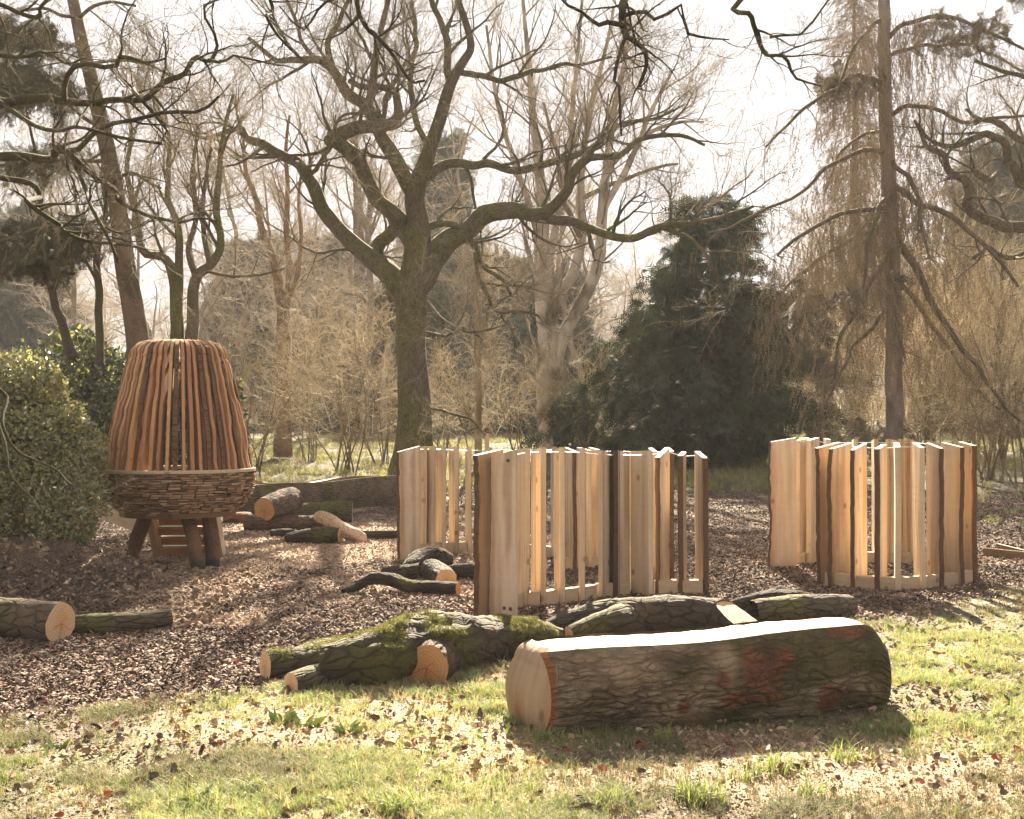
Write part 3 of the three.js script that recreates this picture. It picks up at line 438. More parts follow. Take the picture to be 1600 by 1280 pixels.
// the old oak whose limbs come in at the right edge
tree('gnarled_oak', 'gnarled bare oak whose mossy limbs enter at the right edge above the thicket', 25,
  [[[1770, 705, 70], [1765, 600, 56], [1760, 500, 52], [1755, 400, 46], [1765, 300, 36], [1750, 200, 28], [1760, 80, 20], [1740, -40, 10]]],
  [[[1757, 430, 26], [1700, 385, 24], [1650, 372, 22], [1600, 361, 19], [1575, 355, 18], [1551, 344, 17], [1530, 332, 16], [1516, 320, 15], [1508, 300, 14], [1499, 283, 13], [1488, 262, 11], [1476, 249, 10], [1455, 235, 8], [1440, 215, 6], [1425, 190, 4]],
   [[1760, 330, 22], [1690, 300, 20], [1640, 292, 18], [1600, 283, 16], [1588, 265, 15], [1580, 249, 14], [1565, 228, 13], [1550, 216, 12], [1530, 213, 11], [1505, 220, 10], [1485, 228, 8], [1470, 226, 7], [1450, 215, 5], [1435, 195, 4]],
   [[1755, 260, 16], [1690, 235, 14], [1640, 222, 12], [1600, 217, 11], [1575, 205, 10], [1558, 198, 8], [1530, 185, 6], [1505, 170, 4]],
   [[1752, 190, 14], [1690, 160, 12], [1630, 130, 9], [1580, 120, 7], [1530, 90, 5]], [[1640, 372, 10], [1590, 400, 9, 0.4], [1550, 385, 7, 0.8], [1520, 400, 5, 1]], [[1560, 270, 8], [1545, 280, 8, 0.5], [1530, 265, 7, 0.8], [1515, 268, 5, 1]]],
  { seed: 909, gnarl: 0.6, up: 0.25, lens: [1.3, 0.8, 0.5], kids: [1.4, 3, 2], rads: [0.035, 0.018, 0.012], depth: 1, sprayFrom: 1, dense: 2, size: 0.7, sets: SP.oak, step: 0.2, kidUp: 0.3, trunkKids: false, col: mossy(OAKB, MOSS, 0.48, 1.6, 9), tex: 0.8 }, [M.bark, twigBrown]);
// the mossy tree close by on the left: only its boughs reach into view
tree('mossy_bough_tree', 'mossy tree close by whose crooked boughs reach in from the left edge above the hut', 9.6,
  [[[-560, 1000, 150], [-555, 700, 120], [-540, 400, 105], [-545, 150, 90], [-520, -100, 70], [-530, -400, 40]]],
  [[[-540, 300, 60], [-400, 220, 42], [-250, 180, 32], [-120, 166, 24], [-40, 160, 17], [0, 157, 15], [35, 157, 14], [70, 155, 13], [105, 158, 12], [141, 162, 11], [180, 150, 10], [210, 143, 10], [244, 141, 9], [275, 128, 9], [300, 121, 8], [315, 105, 8], [323, 89, 7], [335, 60, 5], [328, 25, 4], [345, -20, 3]],
   [[100, 156, 9], [120, 135, 8, 0.2], [140, 116, 8, 0.3], [165, 103, 7, 0.4], [200, 96, 6, 0.5], [225, 90, 5, 0.6], [250, 84, 3, 0.6]],
   [[323, 92, 6], [345, 92, 5], [370, 90, 4], [400, 95, 4], [430, 92, 2]],
   [[-540, 420, 52], [-380, 330, 36], [-200, 270, 26], [-80, 252, 19], [0, 246, 15], [30, 243, 14], [56, 239, 13], [85, 240, 12], [113, 244, 11], [135, 262, 9], [165, 290, 8], [197, 323, 7], [228, 335, 6], [263, 338, 5], [305, 344, 4], [347, 352, 3]],
   [[-540, 470, 40], [-350, 350, 28], [-180, 290, 20], [-60, 272, 13], [0, 270, 9], [33, 277, 9], [48, 298, 9], [61, 323, 8], [75, 338, 8], [89, 352, 7], [108, 368, 6], [131, 375, 6], [165, 376, 5], [202, 380, 4], [240, 400, 2]],
   [[85, 240, 9], [117, 232, 8, 0.2], [150, 218, 8, 0.3], [185, 205, 7, 0.3], [215, 186, 6, 0.4], [262, 180, 6, 0.4], [305, 172, 5, 0.5], [347, 164, 4, 0.6]],
   [[0, 157, 8], [40, 185, 7, 0.4], [90, 200, 6, 0.6], [140, 205, 5, 0.6], [190, 216, 5, 0.7], [240, 210, 4, 0.7]],
   [[-300, 190, 20], [-150, 90, 13], [-50, 30, 9], [0, 12, 8], [40, 15, 7], [68, 18, 6], [95, -5, 4]],
   [[-100, 165, 12], [-30, 105, 9], [0, 92, 8], [30, 80, 7], [60, 72, 5], [85, 84, 4], [110, 80, 3]],
   [[210, 143, 7], [225, 165, 6, 0.2], [245, 185, 5, 0.3], [262, 205, 4, 0.4]], [[113, 244, 8], [122, 285, 6, 0.3], [150, 318, 6, 0.5], [175, 370, 5, 0.6], [182, 405, 4, 0.6]],
   [[-540, 560, 40], [-350, 540, 26], [-150, 560, 17], [-40, 590, 9], [10, 612, 6], [25, 660, 5, 0.1], [45, 712, 4, 0.2], [70, 730, 3, 0.3], [110, 755, 3, 0.4], 0.82], [[-40, 590, 6], [0, 640, 5, 0.2], [20, 690, 4, 0.3], [38, 735, 3, 0.4], [60, 780, 3, 0.5], 0.82]],
  { seed: 111, gnarl: 0.6, up: 0.12, lens: [0.75, 0.42, 0.25], kids: [1.9, 3.4, 2], rads: [0.014, 0.008, 0.005], depth: 1, sprayFrom: 1, dense: 3.2, size: 0.30, sets: SP.oak, step: 0.09, kidUp: 0.3, trunkKids: false, wobL: 0.05, col: mossy([0.085, 0.068, 0.047], [0.115, 0.108, 0.035], 0.52, 5, 2), tex: 0.4, limbFrom: 0.45, report: 1 }, [M.barkFine, std({ color: new THREE.Color(0.15, 0.125, 0.075), roughness: 0.9 })]);
// a tree standing out of frame on the right whose boughs hang in from the top
tree('overhanging_tree', 'dark crooked bough hanging in from the top edge, from a tree standing close by', 8.5,
  [[[2330, 1050, 170], [2320, 700, 130], [2290, 300, 115], [2250, 0, 100], [2230, -300, 70], [2240, -600, 30]]],
  [[[2260, 60, 80], [1900, -150, 50], [1500, -190, 34], [1200, -160, 24], [1020, -90, 17], [975, -40, 14], [972, 0, 13], [972, 25, 12], [973, 43, 11], [978, 62, 9], [992, 66, 8], [1002, 85, 7], [1010, 104, 6], [1006, 125, 5], [1004, 142, 3]],
   [[973, 40, 9], [950, 33, 8], [938, 24, 7], [918, 16, 6], [895, 12, 5], [868, 6, 3]], [[972, 22, 8], [1005, 18, 7], [1034, 18, 6], [1057, 21, 5], [1075, 40, 5], [1103, 58, 4], [1138, 68, 2]],
   [[975, 58, 6], [968, 78, 6], [962, 110, 5], [963, 150, 4], [961, 190, 4], [966, 220, 3]],
   [[1500, -190, 26], [1350, -130, 16], [1230, -60, 11], [1152, 0, 8], [1170, 20, 8], [1187, 36, 8], [1204, 62, 7], [1212, 82, 6], [1227, 96, 6], [1245, 120, 4], [1273, 150, 3]], [[1204, 62, 5], [1230, 58, 4], [1262, 40, 4], [1285, 8, 3]],
   [[1200, -160, 18], [900, -190, 15], [650, -100, 11], [590, -40, 9], [562, 0, 8], [571, 35, 7], [588, 64, 6], [606, 87, 6], [632, 108, 5], [662, 125, 4]], [[562, 0, 5], [530, 14, 5], [495, 10, 4], [470, 30, 3], [446, 24, 2]], [[-0 + 700, -120, 9], [430, -80, 7], [420, -20, 6], [425, 20, 6], [424, 48, 5], [440, 65, 4], [470, 90, 3]]],
  { seed: 121, gnarl: 0.6, up: -0.05, lens: [0.5, 0.28, 0.2], kids: [1.8, 3, 2], rads: [0.011, 0.007, 0.004], depth: 1, sprayFrom: 1, dense: 4, size: 0.24, sets: SP.oak, step: 0.08, kidUp: 0, trunkKids: false, wobL: 0.04, col: mossy([0.07, 0.06, 0.05], [0.13, 0.125, 0.05], 0.4, 5, 4), tex: 0.4, limbFrom: 0.4 }, [M.barkFine, std({ color: new THREE.Color(0.13, 0.105, 0.07), roughness: 0.9 })]);

// ---------- evergreens ----------
// layered evergreen: boughs leave the stem at every height, spread, droop, and carry fronds; o.prof(t) is the reach at height share t
function evergreen(name, label, foot, H, o) {
  const g = thing(name, label, 'tree', foot), r = rngOf(o.seed), tr = new Acc(), P = [], R = [];
  for (let k = 0; k <= 14; k++) { const t = k / 14; P.push(V((vnoise(k * 0.5, o.seed) - 0.5) * 0.15 + (o.lean ?? 0) * t, -0.15 + t * H, (vnoise(k * 0.5, o.seed, 4) - 0.5) * 0.15)); R.push(o.trunk * (1 - 0.93 * t) * (k === 0 ? 1.35 : 1)); }
  part('trunk', tr.tube(P, R, 14, mossy(o.bark ?? [0.12, 0.085, 0.06], [0.10, 0.10, 0.03], 0.4, 2, 1), 0.5).geo(), M.barkFine, g);
  const bo = new Acc(), lists = o.sets.map(() => []), cols = o.sets.map(() => []);
  for (let k = 0; k < o.n; k++) {
    let t = o.from + (0.985 - o.from) * Math.pow((k + r()) / o.n, o.pow ?? 1.15); if (o.tiers) t = clamp((Math.round(t * o.tiers) + (r() - 0.5) * 0.5) / o.tiers, o.from, 0.985); const a = k * 2.399 + r() * 0.8, reach = o.prof(t) * (0.55 + 0.6 * r()) * (0.62 + 0.76 * vnoise(Math.cos(a) * 1.5 + 5, t * 6, Math.sin(a) * 1.5 + o.seed)), m = Math.max(4, Math.ceil(reach / 0.45)), q = V((o.lean ?? 0) * t, t * H, 0), b = [q.clone()], rad = [0.012 + reach * 0.009], d = V(Math.cos(a), (o.rise ?? 0.25) + (r() - 0.5) * 0.3, Math.sin(a)).normalize();
    const gap = r() < (o.thin ?? 0.12);
    for (let i = 1; i <= m; i++) { d.y -= (o.droop ?? 0.09) * (0.5 + r()); d.x += (r() - 0.5) * 0.25; d.z += (r() - 0.5) * 0.25; d.normalize(); q.addScaledVector(d, reach / m); b.push(q.clone()); rad.push((0.012 + reach * 0.009) * (1 - 0.85 * i / m));
      if (gap || i / m < (o.inner ?? 0.15)) continue;
      for (let s = 0; s < (o.per ?? 5); s++) { const j = Math.floor(r() * o.sets.length), e = d.clone().add(V((r() - 0.5) * 1.8, (r() - 0.5) * 0.6 - (o.hang ?? 0.2), (r() - 0.5) * 1.8)); lists[j].push(along(q.clone().add(V((r() - 0.5) * 0.5, (r() - 0.5) * 0.3, (r() - 0.5) * 0.5)), e, o.size * (0.6 + 0.7 * r()), r() * 6.28)); const v = 0.6 + 0.8 * r(); cols[j].push([o.leaf[0] * v, o.leaf[1] * v, o.leaf[2] * v]); } }
    bo.tube(b, rad, 5, () => o.bark ?? [0.09, 0.065, 0.045]);
  }
  part('boughs', bo.geo(), M.barkFine, g); g.children[1].userData.kind = 'stuff';
  lists.forEach((l, j) => instances('needles', o.sets[j], M.yew, l, g, cols[j]));
  return g;
}
const foot = (px, py, d) => { const p = at(px, py, d); p.y = height(p.x, p.z); return p; };
evergreen('yew_tree', 'broad dark green yew with drooping layered boughs standing behind the plank circles', foot(1112, 716, 33), 7.9,
  { seed: 3, trunk: 0.36, n: 150, from: 0.05, pow: 1.2, tiers: 12, prof: (t) => t < 0.1 ? 4.6 : 5.1 * Math.pow(1 - t, 0.78) + 0.3, rise: 0.16, droop: 0.075, per: 4, size: 0.72, hang: 0.55, inner: 0.15, sets: SP.yew, leaf: [0.032, 0.045, 0.020], thin: 0.16, report: 1 });
evergreen('far_conifer', 'tall hazy brown conifer rising directly behind the larch', foot(1338, 690, 48), 21,
  { seed: 5, trunk: 0.35, n: 170, from: 0.16, prof: (t) => 2.6 * Math.pow(1 - t, 0.85) + 0.2, rise: -0.1, droop: 0.08, per: 4, size: 1.0, hang: 0.5, sets: SP.larch, leaf: [0.26, 0.18, 0.11], bark: [0.18, 0.13, 0.09], thin: 0.15 });
for (const [px, d, H, seed, reach, leaf, label] of [
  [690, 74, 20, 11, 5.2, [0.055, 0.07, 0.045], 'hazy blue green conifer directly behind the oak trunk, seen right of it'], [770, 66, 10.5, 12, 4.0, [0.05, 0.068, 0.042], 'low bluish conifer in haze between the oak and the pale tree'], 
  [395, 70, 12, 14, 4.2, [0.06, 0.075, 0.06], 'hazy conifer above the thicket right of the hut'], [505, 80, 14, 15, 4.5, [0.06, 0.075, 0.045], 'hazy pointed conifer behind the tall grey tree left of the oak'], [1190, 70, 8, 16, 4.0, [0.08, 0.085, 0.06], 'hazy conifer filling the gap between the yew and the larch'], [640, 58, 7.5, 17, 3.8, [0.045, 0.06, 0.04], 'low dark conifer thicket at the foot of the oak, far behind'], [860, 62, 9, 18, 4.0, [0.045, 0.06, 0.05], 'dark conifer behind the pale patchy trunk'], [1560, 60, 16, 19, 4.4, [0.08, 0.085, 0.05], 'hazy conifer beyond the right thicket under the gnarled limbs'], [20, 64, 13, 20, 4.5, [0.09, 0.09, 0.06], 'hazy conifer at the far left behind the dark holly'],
]) evergreen('far_conifer', label, foot(px, 690, d), H, { seed, trunk: 0.3, n: 85, from: 0.04, prof: (t) => reach * Math.pow(1 - t, 0.9) + 0.2, rise: 0.05, droop: 0.07, per: 5, size: 1.7, hang: 0.3, sets: [SP.dense[0]], leaf, thin: 0.1 });

// the larch: straight trunk, long drooping boughs hung with cone-studded twigs
{
  const D = 26, g = tree('larch_tree', 'tall larch hung with brown cone-studded twigs behind the right plank circle', D,
    [[[1397, 700, 30], [1397, 660, 27], [1397, 600, 27], [1396, 500, 26], [1393, 400, 25], [1389, 300, 24], [1385, 200, 22], [1382, 100, 20], [1381, 0, 18], [1380, -100, 15], [1379, -220, 8]]], [],
    bare(131, { trunkKids: false, tex: 0.5, flare: 0.12, trunkCol: mossy([0.30, 0.25, 0.22], [0.16, 0.12, 0.09], 0.42, 2.4, 4), sets: SP.larch }), [M.barkFine, twigBrown]);
  const r = rngOf(77), lists = [[], []], cols = [[], []];
  const bough = (list, hang, dense = 9) => {
    const [p, rr] = surveyed(list, D), z = (r() - 0.5) * 0.3; p.forEach((q, i) => { q.z += i * z; });
    const [P, R] = smoothPath(p, rr, 0.2, 0.12, Math.floor(r() * 99)), acc = new Acc().tube(P, R, 7, mossy([0.17, 0.125, 0.085], [0.13, 0.12, 0.05], 0.42, 3, 2), 0.4);
    for (let i = 2; i < P.length; i++) for (let k = 0; k < dense * 0.6; k++) {
      const t = i / P.length, side = V(r() - 0.5, -0.1 - 0.35 * r(), r() - 0.5).multiplyScalar(1.1 * (0.3 + t)), q = P[i].clone().add(side), j = r() < 0.5 ? 0 : 1;
      if (r() < 0.3) { const e = [P[i].clone(), P[i].clone().lerp(q, 0.5).add(V((r() - 0.5) * 0.1, 0.07, (r() - 0.5) * 0.1)), q]; acc.tube(e, [0.012, 0.009, 0.006], 3, () => [0.16, 0.12, 0.08]); }
      lists[j].push(along(q, V((r() - 0.5) * 0.5 + side.x * 0.3, -1, (r() - 0.5) * 0.5), hang * (0.45 + 0.8 * r()), r() * 6.3)); const v = 0.7 + 0.6 * r(); cols[j].push([0.21 * v, 0.158 * v, 0.092 * v]);
    }
    part('bough', acc.geo(), M.barkFine, g);
  };
  bough([[1390, 320, 9], [1350, 330, 8, 0.5], [1300, 340, 7, 0.9], [1260, 365, 6, 1.2], [1225, 395, 4, 1.3]], 0.95, 13);
  bough([[1391, 350, 9], [1345, 370, 8, -0.5], [1290, 400, 7, -1], [1240, 440, 5, -1.2], [1215, 480, 4, -1.3]], 0.9, 11);
  bough([[1393, 380, 9], [1370, 430, 8, 0.8], [1330, 490, 6, 1.3], [1305, 550, 5, 1.5], [1300, 590, 3, 1.5]], 0.9, 10);
  bough([[1394, 290, 10], [1440, 320, 9, 0.6], [1490, 350, 8, 1], [1540, 400, 6, 1.3], [1580, 450, 4, 1.4]], 0.8, 6);
  bough([[1392, 345, 13], [1420, 400, 12, 0.5], [1455, 470, 10, 0.9], [1500, 540, 8, 1.2], [1545, 600, 6, 1.4], [1590, 660, 4, 1.5]], 0.65, 7);
  bough([[1394, 420, 9], [1430, 480, 8, -0.5], [1480, 550, 7, -0.8], [1530, 620, 5, -1], [1560, 650, 3, -1]], 0.7, 8);
  bough([[1390, 240, 8], [1350, 235, 7, 0.5], [1300, 255, 6, 0.8], [1250, 300, 5, 1], [1160, 345, 4, 1.2], [1110, 360, 2, 1.2]], 0.5, 6);
  bough([[1388, 180, 8], [1430, 165, 7, 0.5], [1500, 190, 6, 0.8], [1570, 185, 5, 1], [1620, 190, 3, 1]], 0.5, 5);
  bough([[1384, 140, 8], [1340, 120, 7, 0.4], [1290, 150, 6, 0.8], [1240, 185, 5, 1], [1190, 240, 3, 1.2]], 0.5, 6);
  bough([[1384, 60, 8], [1430, 30, 7, 0.4], [1490, 25, 6, 0.8], [1550, 45, 5, 1], [1610, 70, 4, 1]], 0.55, 9);
  bough([[1384, 90, 7], [1450, 70, 6, -0.5], [1530, 75, 5, -0.8], [1610, 110, 4, -1]], 0.5, 9);
  bough([[1382, 30, 7], [1345, 60, 6, 0.4], [1320, 100, 5, 0.6], [1300, 160, 3, 0.7]], 0.5, 7);
  bough([[1396, 470, 7], [1350, 520, 6, 1], [1320, 560, 5, 1.4], [1290, 620, 4, 1.6], [1270, 650, 3, 1.7]], 0.55, 5);
  bough([[1389, 250, 8], [1420, 280, 7, 0.8], [1440, 330, 6, 1.2], [1450, 400, 4, 1.4]], 0.8, 12);
  bough([[1391, 300, 8], [1370, 330, 7, 1], [1355, 390, 6, 1.4], [1345, 450, 4, 1.6]], 0.85, 11);
  bough([[1387, 200, 7], [1350, 210, 6, -0.8], [1310, 240, 5, -1.2], [1285, 300, 4, -1.4]], 0.7, 8);
  bough([[1395, 400, 7], [1400, 440, 6, 1], [1410, 500, 5, 1.5], [1425, 560, 4, 1.7]], 0.8, 8);
  for (let k = 0; k < 1500; k++) { const py = 10 + 570 * r(), q = at(1388 + (r() - 0.5) * 2 * (25 + py * 0.22 + 60 * r()), py, D + (r() - 0.5) * 2.4), j = k % 2, v = 0.7 + 0.6 * r(); lists[j].push(along(q, V((r() - 0.5) * 0.7, -1, (r() - 0.5) * 0.7), 0.35 + 0.55 * r(), r() * 6.3)); cols[j].push([0.22 * v, 0.165 * v, 0.095 * v]); }
  lists.forEach((l, j) => instances('twigs', SP.larch[j], std({ color: 0xffffff, roughness: 0.95 }), l, g, cols[j])); { const n = [], nc = []; for (const [px, py, R, k] of [[1300, 465, 1.0, 32], [1250, 540, 0.9, 22], [1330, 120, 0.6, 30], [1500, 40, 0.8, 50], [1330, 680, 0.8, 40]]) for (let i = 0; i < k; i++) { const q = at(px, py, D - 0.4).add(V((r() - 0.5) * 2.2 * R, (r() - 0.5) * 0.9 * R, (r() - 0.5) * 2 * R)), v = 0.7 + 0.6 * r(); n.push(along(q, V((r() - 0.5) * 1.2, -0.8 + 0.6 * r(), (r() - 0.5) * 1.2), 0.3 + 0.45 * r(), r() * 6)); nc.push([0.095 * v, 0.075 * v, 0.045 * v]); } instances('needles', SP.dense[0], M.yew, n, g, nc); }
}

// ---------- leafy bushes ----------
function leafGeo(l, w, seed, spiky) { const r = rngOf(seed), t = [], n = 4, L = [], Rr = [], C = []; for (let k = 0; k <= n; k++) { const f = k / n, ww = w * Math.sin(Math.PI * Math.pow(f * 0.96 + 0.02, 0.8)) * (spiky && k % 2 ? 1.25 : 0.9), y = l * f, z = -l * 0.25 * f * f; C.push([0, y, z - 0.1 * w]); L.push([-ww, y, z + 0.25 * ww]); Rr.push([ww, y, z + 0.25 * ww]); } for (let k = 0; k < n; k++) { t.push(...C[k], ...L[k + 1], ...L[k], ...C[k], ...C[k + 1], ...L[k + 1], ...C[k], ...Rr[k], ...Rr[k + 1], ...C[k], ...Rr[k + 1], ...C[k + 1]); } return triGeo(t); }
const hollyLeaf = leafGeo(0.075, 0.021, 3, true);
// lobes: [x, y, z, rx, ry, rz] round the foot
function leafyBush(name, label, p0, lobes, n, size, leaf, seed, o = {}) {
  const g = thing(name, label, 'bush', p0), r = rngOf(seed), l = [], c = [], st = new Acc();
  const tot = lobes.reduce((a, q) => a + q[3] * q[4], 0);
  for (const q of lobes) {
    st.tube([V(q[0] * 0.25, -0.1, q[2] * 0.25), V(q[0] * 0.6, q[1] * 0.45, q[2] * 0.6), V(q[0], q[1], q[2]), V(q[0] * 1.1, q[1] + q[4] * 0.6, q[2])], [0.05, 0.04, 0.025, 0.01], 6, () => [0.10, 0.08, 0.06]);
    const m = Math.round(n * q[3] * q[4] / tot);
    for (let k = 0; k < m; k++) {
      const a = r() * 6.283, u = r() * 2 - 1, s = Math.sqrt(1 - u * u), dir = V(s * Math.cos(a), u, s * Math.sin(a)), clump = vnoise(dir.x * 3.2 + q[0] * 3, dir.y * 3.2 + q[1] * 3, dir.z * 3.2 + seed), rr = (0.64 + 0.48 * clump) * (0.72 + 0.30 * Math.pow(r(), 0.6));
      const p = V(q[0] + dir.x * q[3] * rr, q[1] + dir.y * q[4] * rr, q[2] + dir.z * q[5] * rr); if (p.y < 0.02) continue;
      const e = dir.clone().multiplyScalar(0.25).add(V((r() - 0.5) * 2, (r() - 0.5) * 2 - 0.1, (r() - 0.5) * 2)); l.push(along(p, e, size * (0.7 + 0.6 * r()), r() * 6.283)); const v = 0.65 + 0.7 * r(), yl = r() < (o.yellow ?? 0.12) ? 1.6 : 1; c.push([leaf[0] * v * yl, leaf[1] * v * (yl > 1 ? 1.25 : 1), leaf[2] * v]);
    }
  }
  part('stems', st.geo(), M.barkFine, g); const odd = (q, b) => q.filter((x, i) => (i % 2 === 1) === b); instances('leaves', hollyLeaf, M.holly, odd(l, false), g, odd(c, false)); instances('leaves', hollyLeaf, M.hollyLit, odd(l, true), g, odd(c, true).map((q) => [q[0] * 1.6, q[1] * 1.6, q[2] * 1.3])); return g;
}
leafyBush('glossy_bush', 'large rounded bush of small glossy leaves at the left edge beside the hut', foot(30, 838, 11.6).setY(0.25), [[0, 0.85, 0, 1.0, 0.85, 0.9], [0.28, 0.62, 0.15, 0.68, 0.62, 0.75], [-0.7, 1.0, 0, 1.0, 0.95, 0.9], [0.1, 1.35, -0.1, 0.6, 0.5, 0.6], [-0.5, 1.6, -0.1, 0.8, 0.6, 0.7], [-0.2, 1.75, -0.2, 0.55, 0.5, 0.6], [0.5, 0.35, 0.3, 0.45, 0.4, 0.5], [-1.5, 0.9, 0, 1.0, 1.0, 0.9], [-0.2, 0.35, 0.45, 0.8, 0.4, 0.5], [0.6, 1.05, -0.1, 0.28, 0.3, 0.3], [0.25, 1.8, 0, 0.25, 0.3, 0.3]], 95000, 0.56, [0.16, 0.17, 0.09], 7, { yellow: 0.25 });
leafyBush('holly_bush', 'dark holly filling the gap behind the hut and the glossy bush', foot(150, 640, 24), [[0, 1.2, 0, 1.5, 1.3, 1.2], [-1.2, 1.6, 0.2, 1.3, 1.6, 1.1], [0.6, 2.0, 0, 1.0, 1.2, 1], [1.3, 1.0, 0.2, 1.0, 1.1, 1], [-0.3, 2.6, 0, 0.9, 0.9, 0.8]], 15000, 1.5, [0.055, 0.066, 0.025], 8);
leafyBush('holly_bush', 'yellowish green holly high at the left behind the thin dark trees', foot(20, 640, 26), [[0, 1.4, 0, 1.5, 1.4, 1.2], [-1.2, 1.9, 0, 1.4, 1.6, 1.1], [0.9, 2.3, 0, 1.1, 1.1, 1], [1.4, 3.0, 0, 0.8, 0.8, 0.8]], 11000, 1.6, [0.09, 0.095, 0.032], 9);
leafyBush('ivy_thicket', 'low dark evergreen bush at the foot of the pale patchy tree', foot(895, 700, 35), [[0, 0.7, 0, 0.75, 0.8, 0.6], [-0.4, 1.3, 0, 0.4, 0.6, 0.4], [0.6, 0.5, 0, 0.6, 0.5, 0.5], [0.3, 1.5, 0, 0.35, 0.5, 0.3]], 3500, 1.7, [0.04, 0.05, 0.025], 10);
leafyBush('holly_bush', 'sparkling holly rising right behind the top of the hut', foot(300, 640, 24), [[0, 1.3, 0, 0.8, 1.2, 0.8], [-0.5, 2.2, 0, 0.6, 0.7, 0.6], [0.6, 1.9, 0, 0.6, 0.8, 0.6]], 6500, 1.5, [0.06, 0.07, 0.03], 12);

// ---------- bare shrubs: many thin stems from one foot, fine twigs ----------
function shrub(label, px, d, H, spread, stems, seed, mat, o = {}) {
  const p = foot(px, 700, d), g = thing('bare_shrub', label, 'shrub', V(0, 0, 0)), G = grower({ seed, gnarl: 0.22, up: o.up ?? 0.05, lens: [H * 0.46, H * 0.26, 0.4], kids: [o.k ?? 1.3, 2.4, 2], rads: [0.014, 0.009, 0.006], depth: 1, sprayFrom: 1, dense: 0.7, size: o.size ?? 0.75, sets: SP.hazel, step: 0.3, angle: 0.95, kidUp: 0, col: mossy(o.col ?? [0.30, 0.225, 0.13], [0.17, 0.15, 0.06], 0.4, 3, seed), tex: 0.4, sprayUp: 0 }), r = G.r;
  for (let k = 0; k < stems; k++) { const acc = new Acc(), a = r() * 6.283, e = V(Math.cos(a) * spread * r(), 1, Math.sin(a) * spread * r()).normalize(); const q = p.clone().add(V((r() - 0.5) * 0.5, -0.1, (r() - 0.5) * 0.5)); G.branch(acc, q, e, H * (0.6 + 0.5 * r()), 0.014 + 0.02 * r(), 0); part('stem', acc.geo(), M.barkFine, g); }
  addTwigs(g, SP.hazel, G.tw, mat); return g;
}
const twigGold = std({ color: new THREE.Color(0.46, 0.37, 0.23), roughness: 0.9 });
for (const a of [
  ['straw coloured bare shrub, the bushiest, midway between the hut and the oak', 540, 29, 4.0, 0.6, 10, 21, twigGold, { size: 0.9, k: 1.0 }], ['bare shrub right at the left side of the oak trunk', 598, 31, 3.2, 0.5, 7, 22, twigGrey], ['bare shrub beside the red-barked tree, right of it', 487, 32, 4.4, 0.5, 8, 23, twigTan],
  ['bare shrub close to the right flank of the hut', 398, 27, 3.4, 0.55, 7, 24, twigTan], ['tall bare shrub behind the right shoulder of the hut', 352, 30, 5.2, 0.5, 7, 25, twigGrey], ['low bare shrub between the oak trunk and the pale sapling', 700, 34, 3.2, 0.6, 9, 26, twigTan], ['bare shrub just left of the pale patchy trunk', 812, 35, 3.6, 0.55, 9, 27, twigTan],
  ['bare shrub hugging the right side of the pale patchy trunk', 915, 34, 3.6, 0.5, 8, 28, twigTan], ['straw coloured shrub under the right boughs of the yew', 1300, 38, 3.6, 0.55, 10, 29, twigGold], ['bare shrub behind the larch trunk, left of it', 1350, 36, 4.4, 0.5, 10, 30, twigGold], ['bare shrub behind the right end of the right plank circle', 1470, 28, 4.0, 0.55, 11, 31, twigGold, { size: 0.85 }], ['bare shrub near the right edge, behind the rising bank', 1548, 27, 4.4, 0.55, 11, 32, twigGold, { size: 0.85 }], ['bare shrub at the extreme right edge of the clearing', 1605, 25, 4.0, 0.5, 9, 33, twigTan], ['taller bare shrub in the right thicket below the gnarled limbs', 1515, 34, 6.5, 0.45, 12, 34, twigGold, { size: 1.1 }], ['tall bare shrub in the right thicket close to the larch', 1440, 36, 6.5, 0.4, 10, 35, twigTan, { size: 1.1 }],
]) shrub(...a);
tree('thicket_tree', 'thin dark tree standing in the right thicket nearest the edge', 27, [[[1566, 715, 9], [1564, 690, 9], [1566, 620, 8], [1560, 560, 8], [1570, 500, 6], [1564, 440, 5], [1575, 390, 3]], [[1565, 640, 6], [1590, 590, 5], [1610, 540, 4]]], [], bare(141, { lens: [1.3, 0.8, 0.5], sets: SP.hazel, size: 0.7, kids: [1.6, 3, 2] }), [M.barkFine, twigTan]);
tree('thicket_tree', 'thin dark tree close behind the right rim of the right plank circle', 29, [[[1450, 705, 10], [1449, 650, 9], [1446, 600, 9], [1452, 540, 8], [1445, 480, 6], [1452, 430, 4]]], [], bare(151, { lens: [1.3, 0.8, 0.5], sets: SP.hazel, size: 0.7, kids: [1.6, 3, 2] }), [M.barkFine, twigTan]);

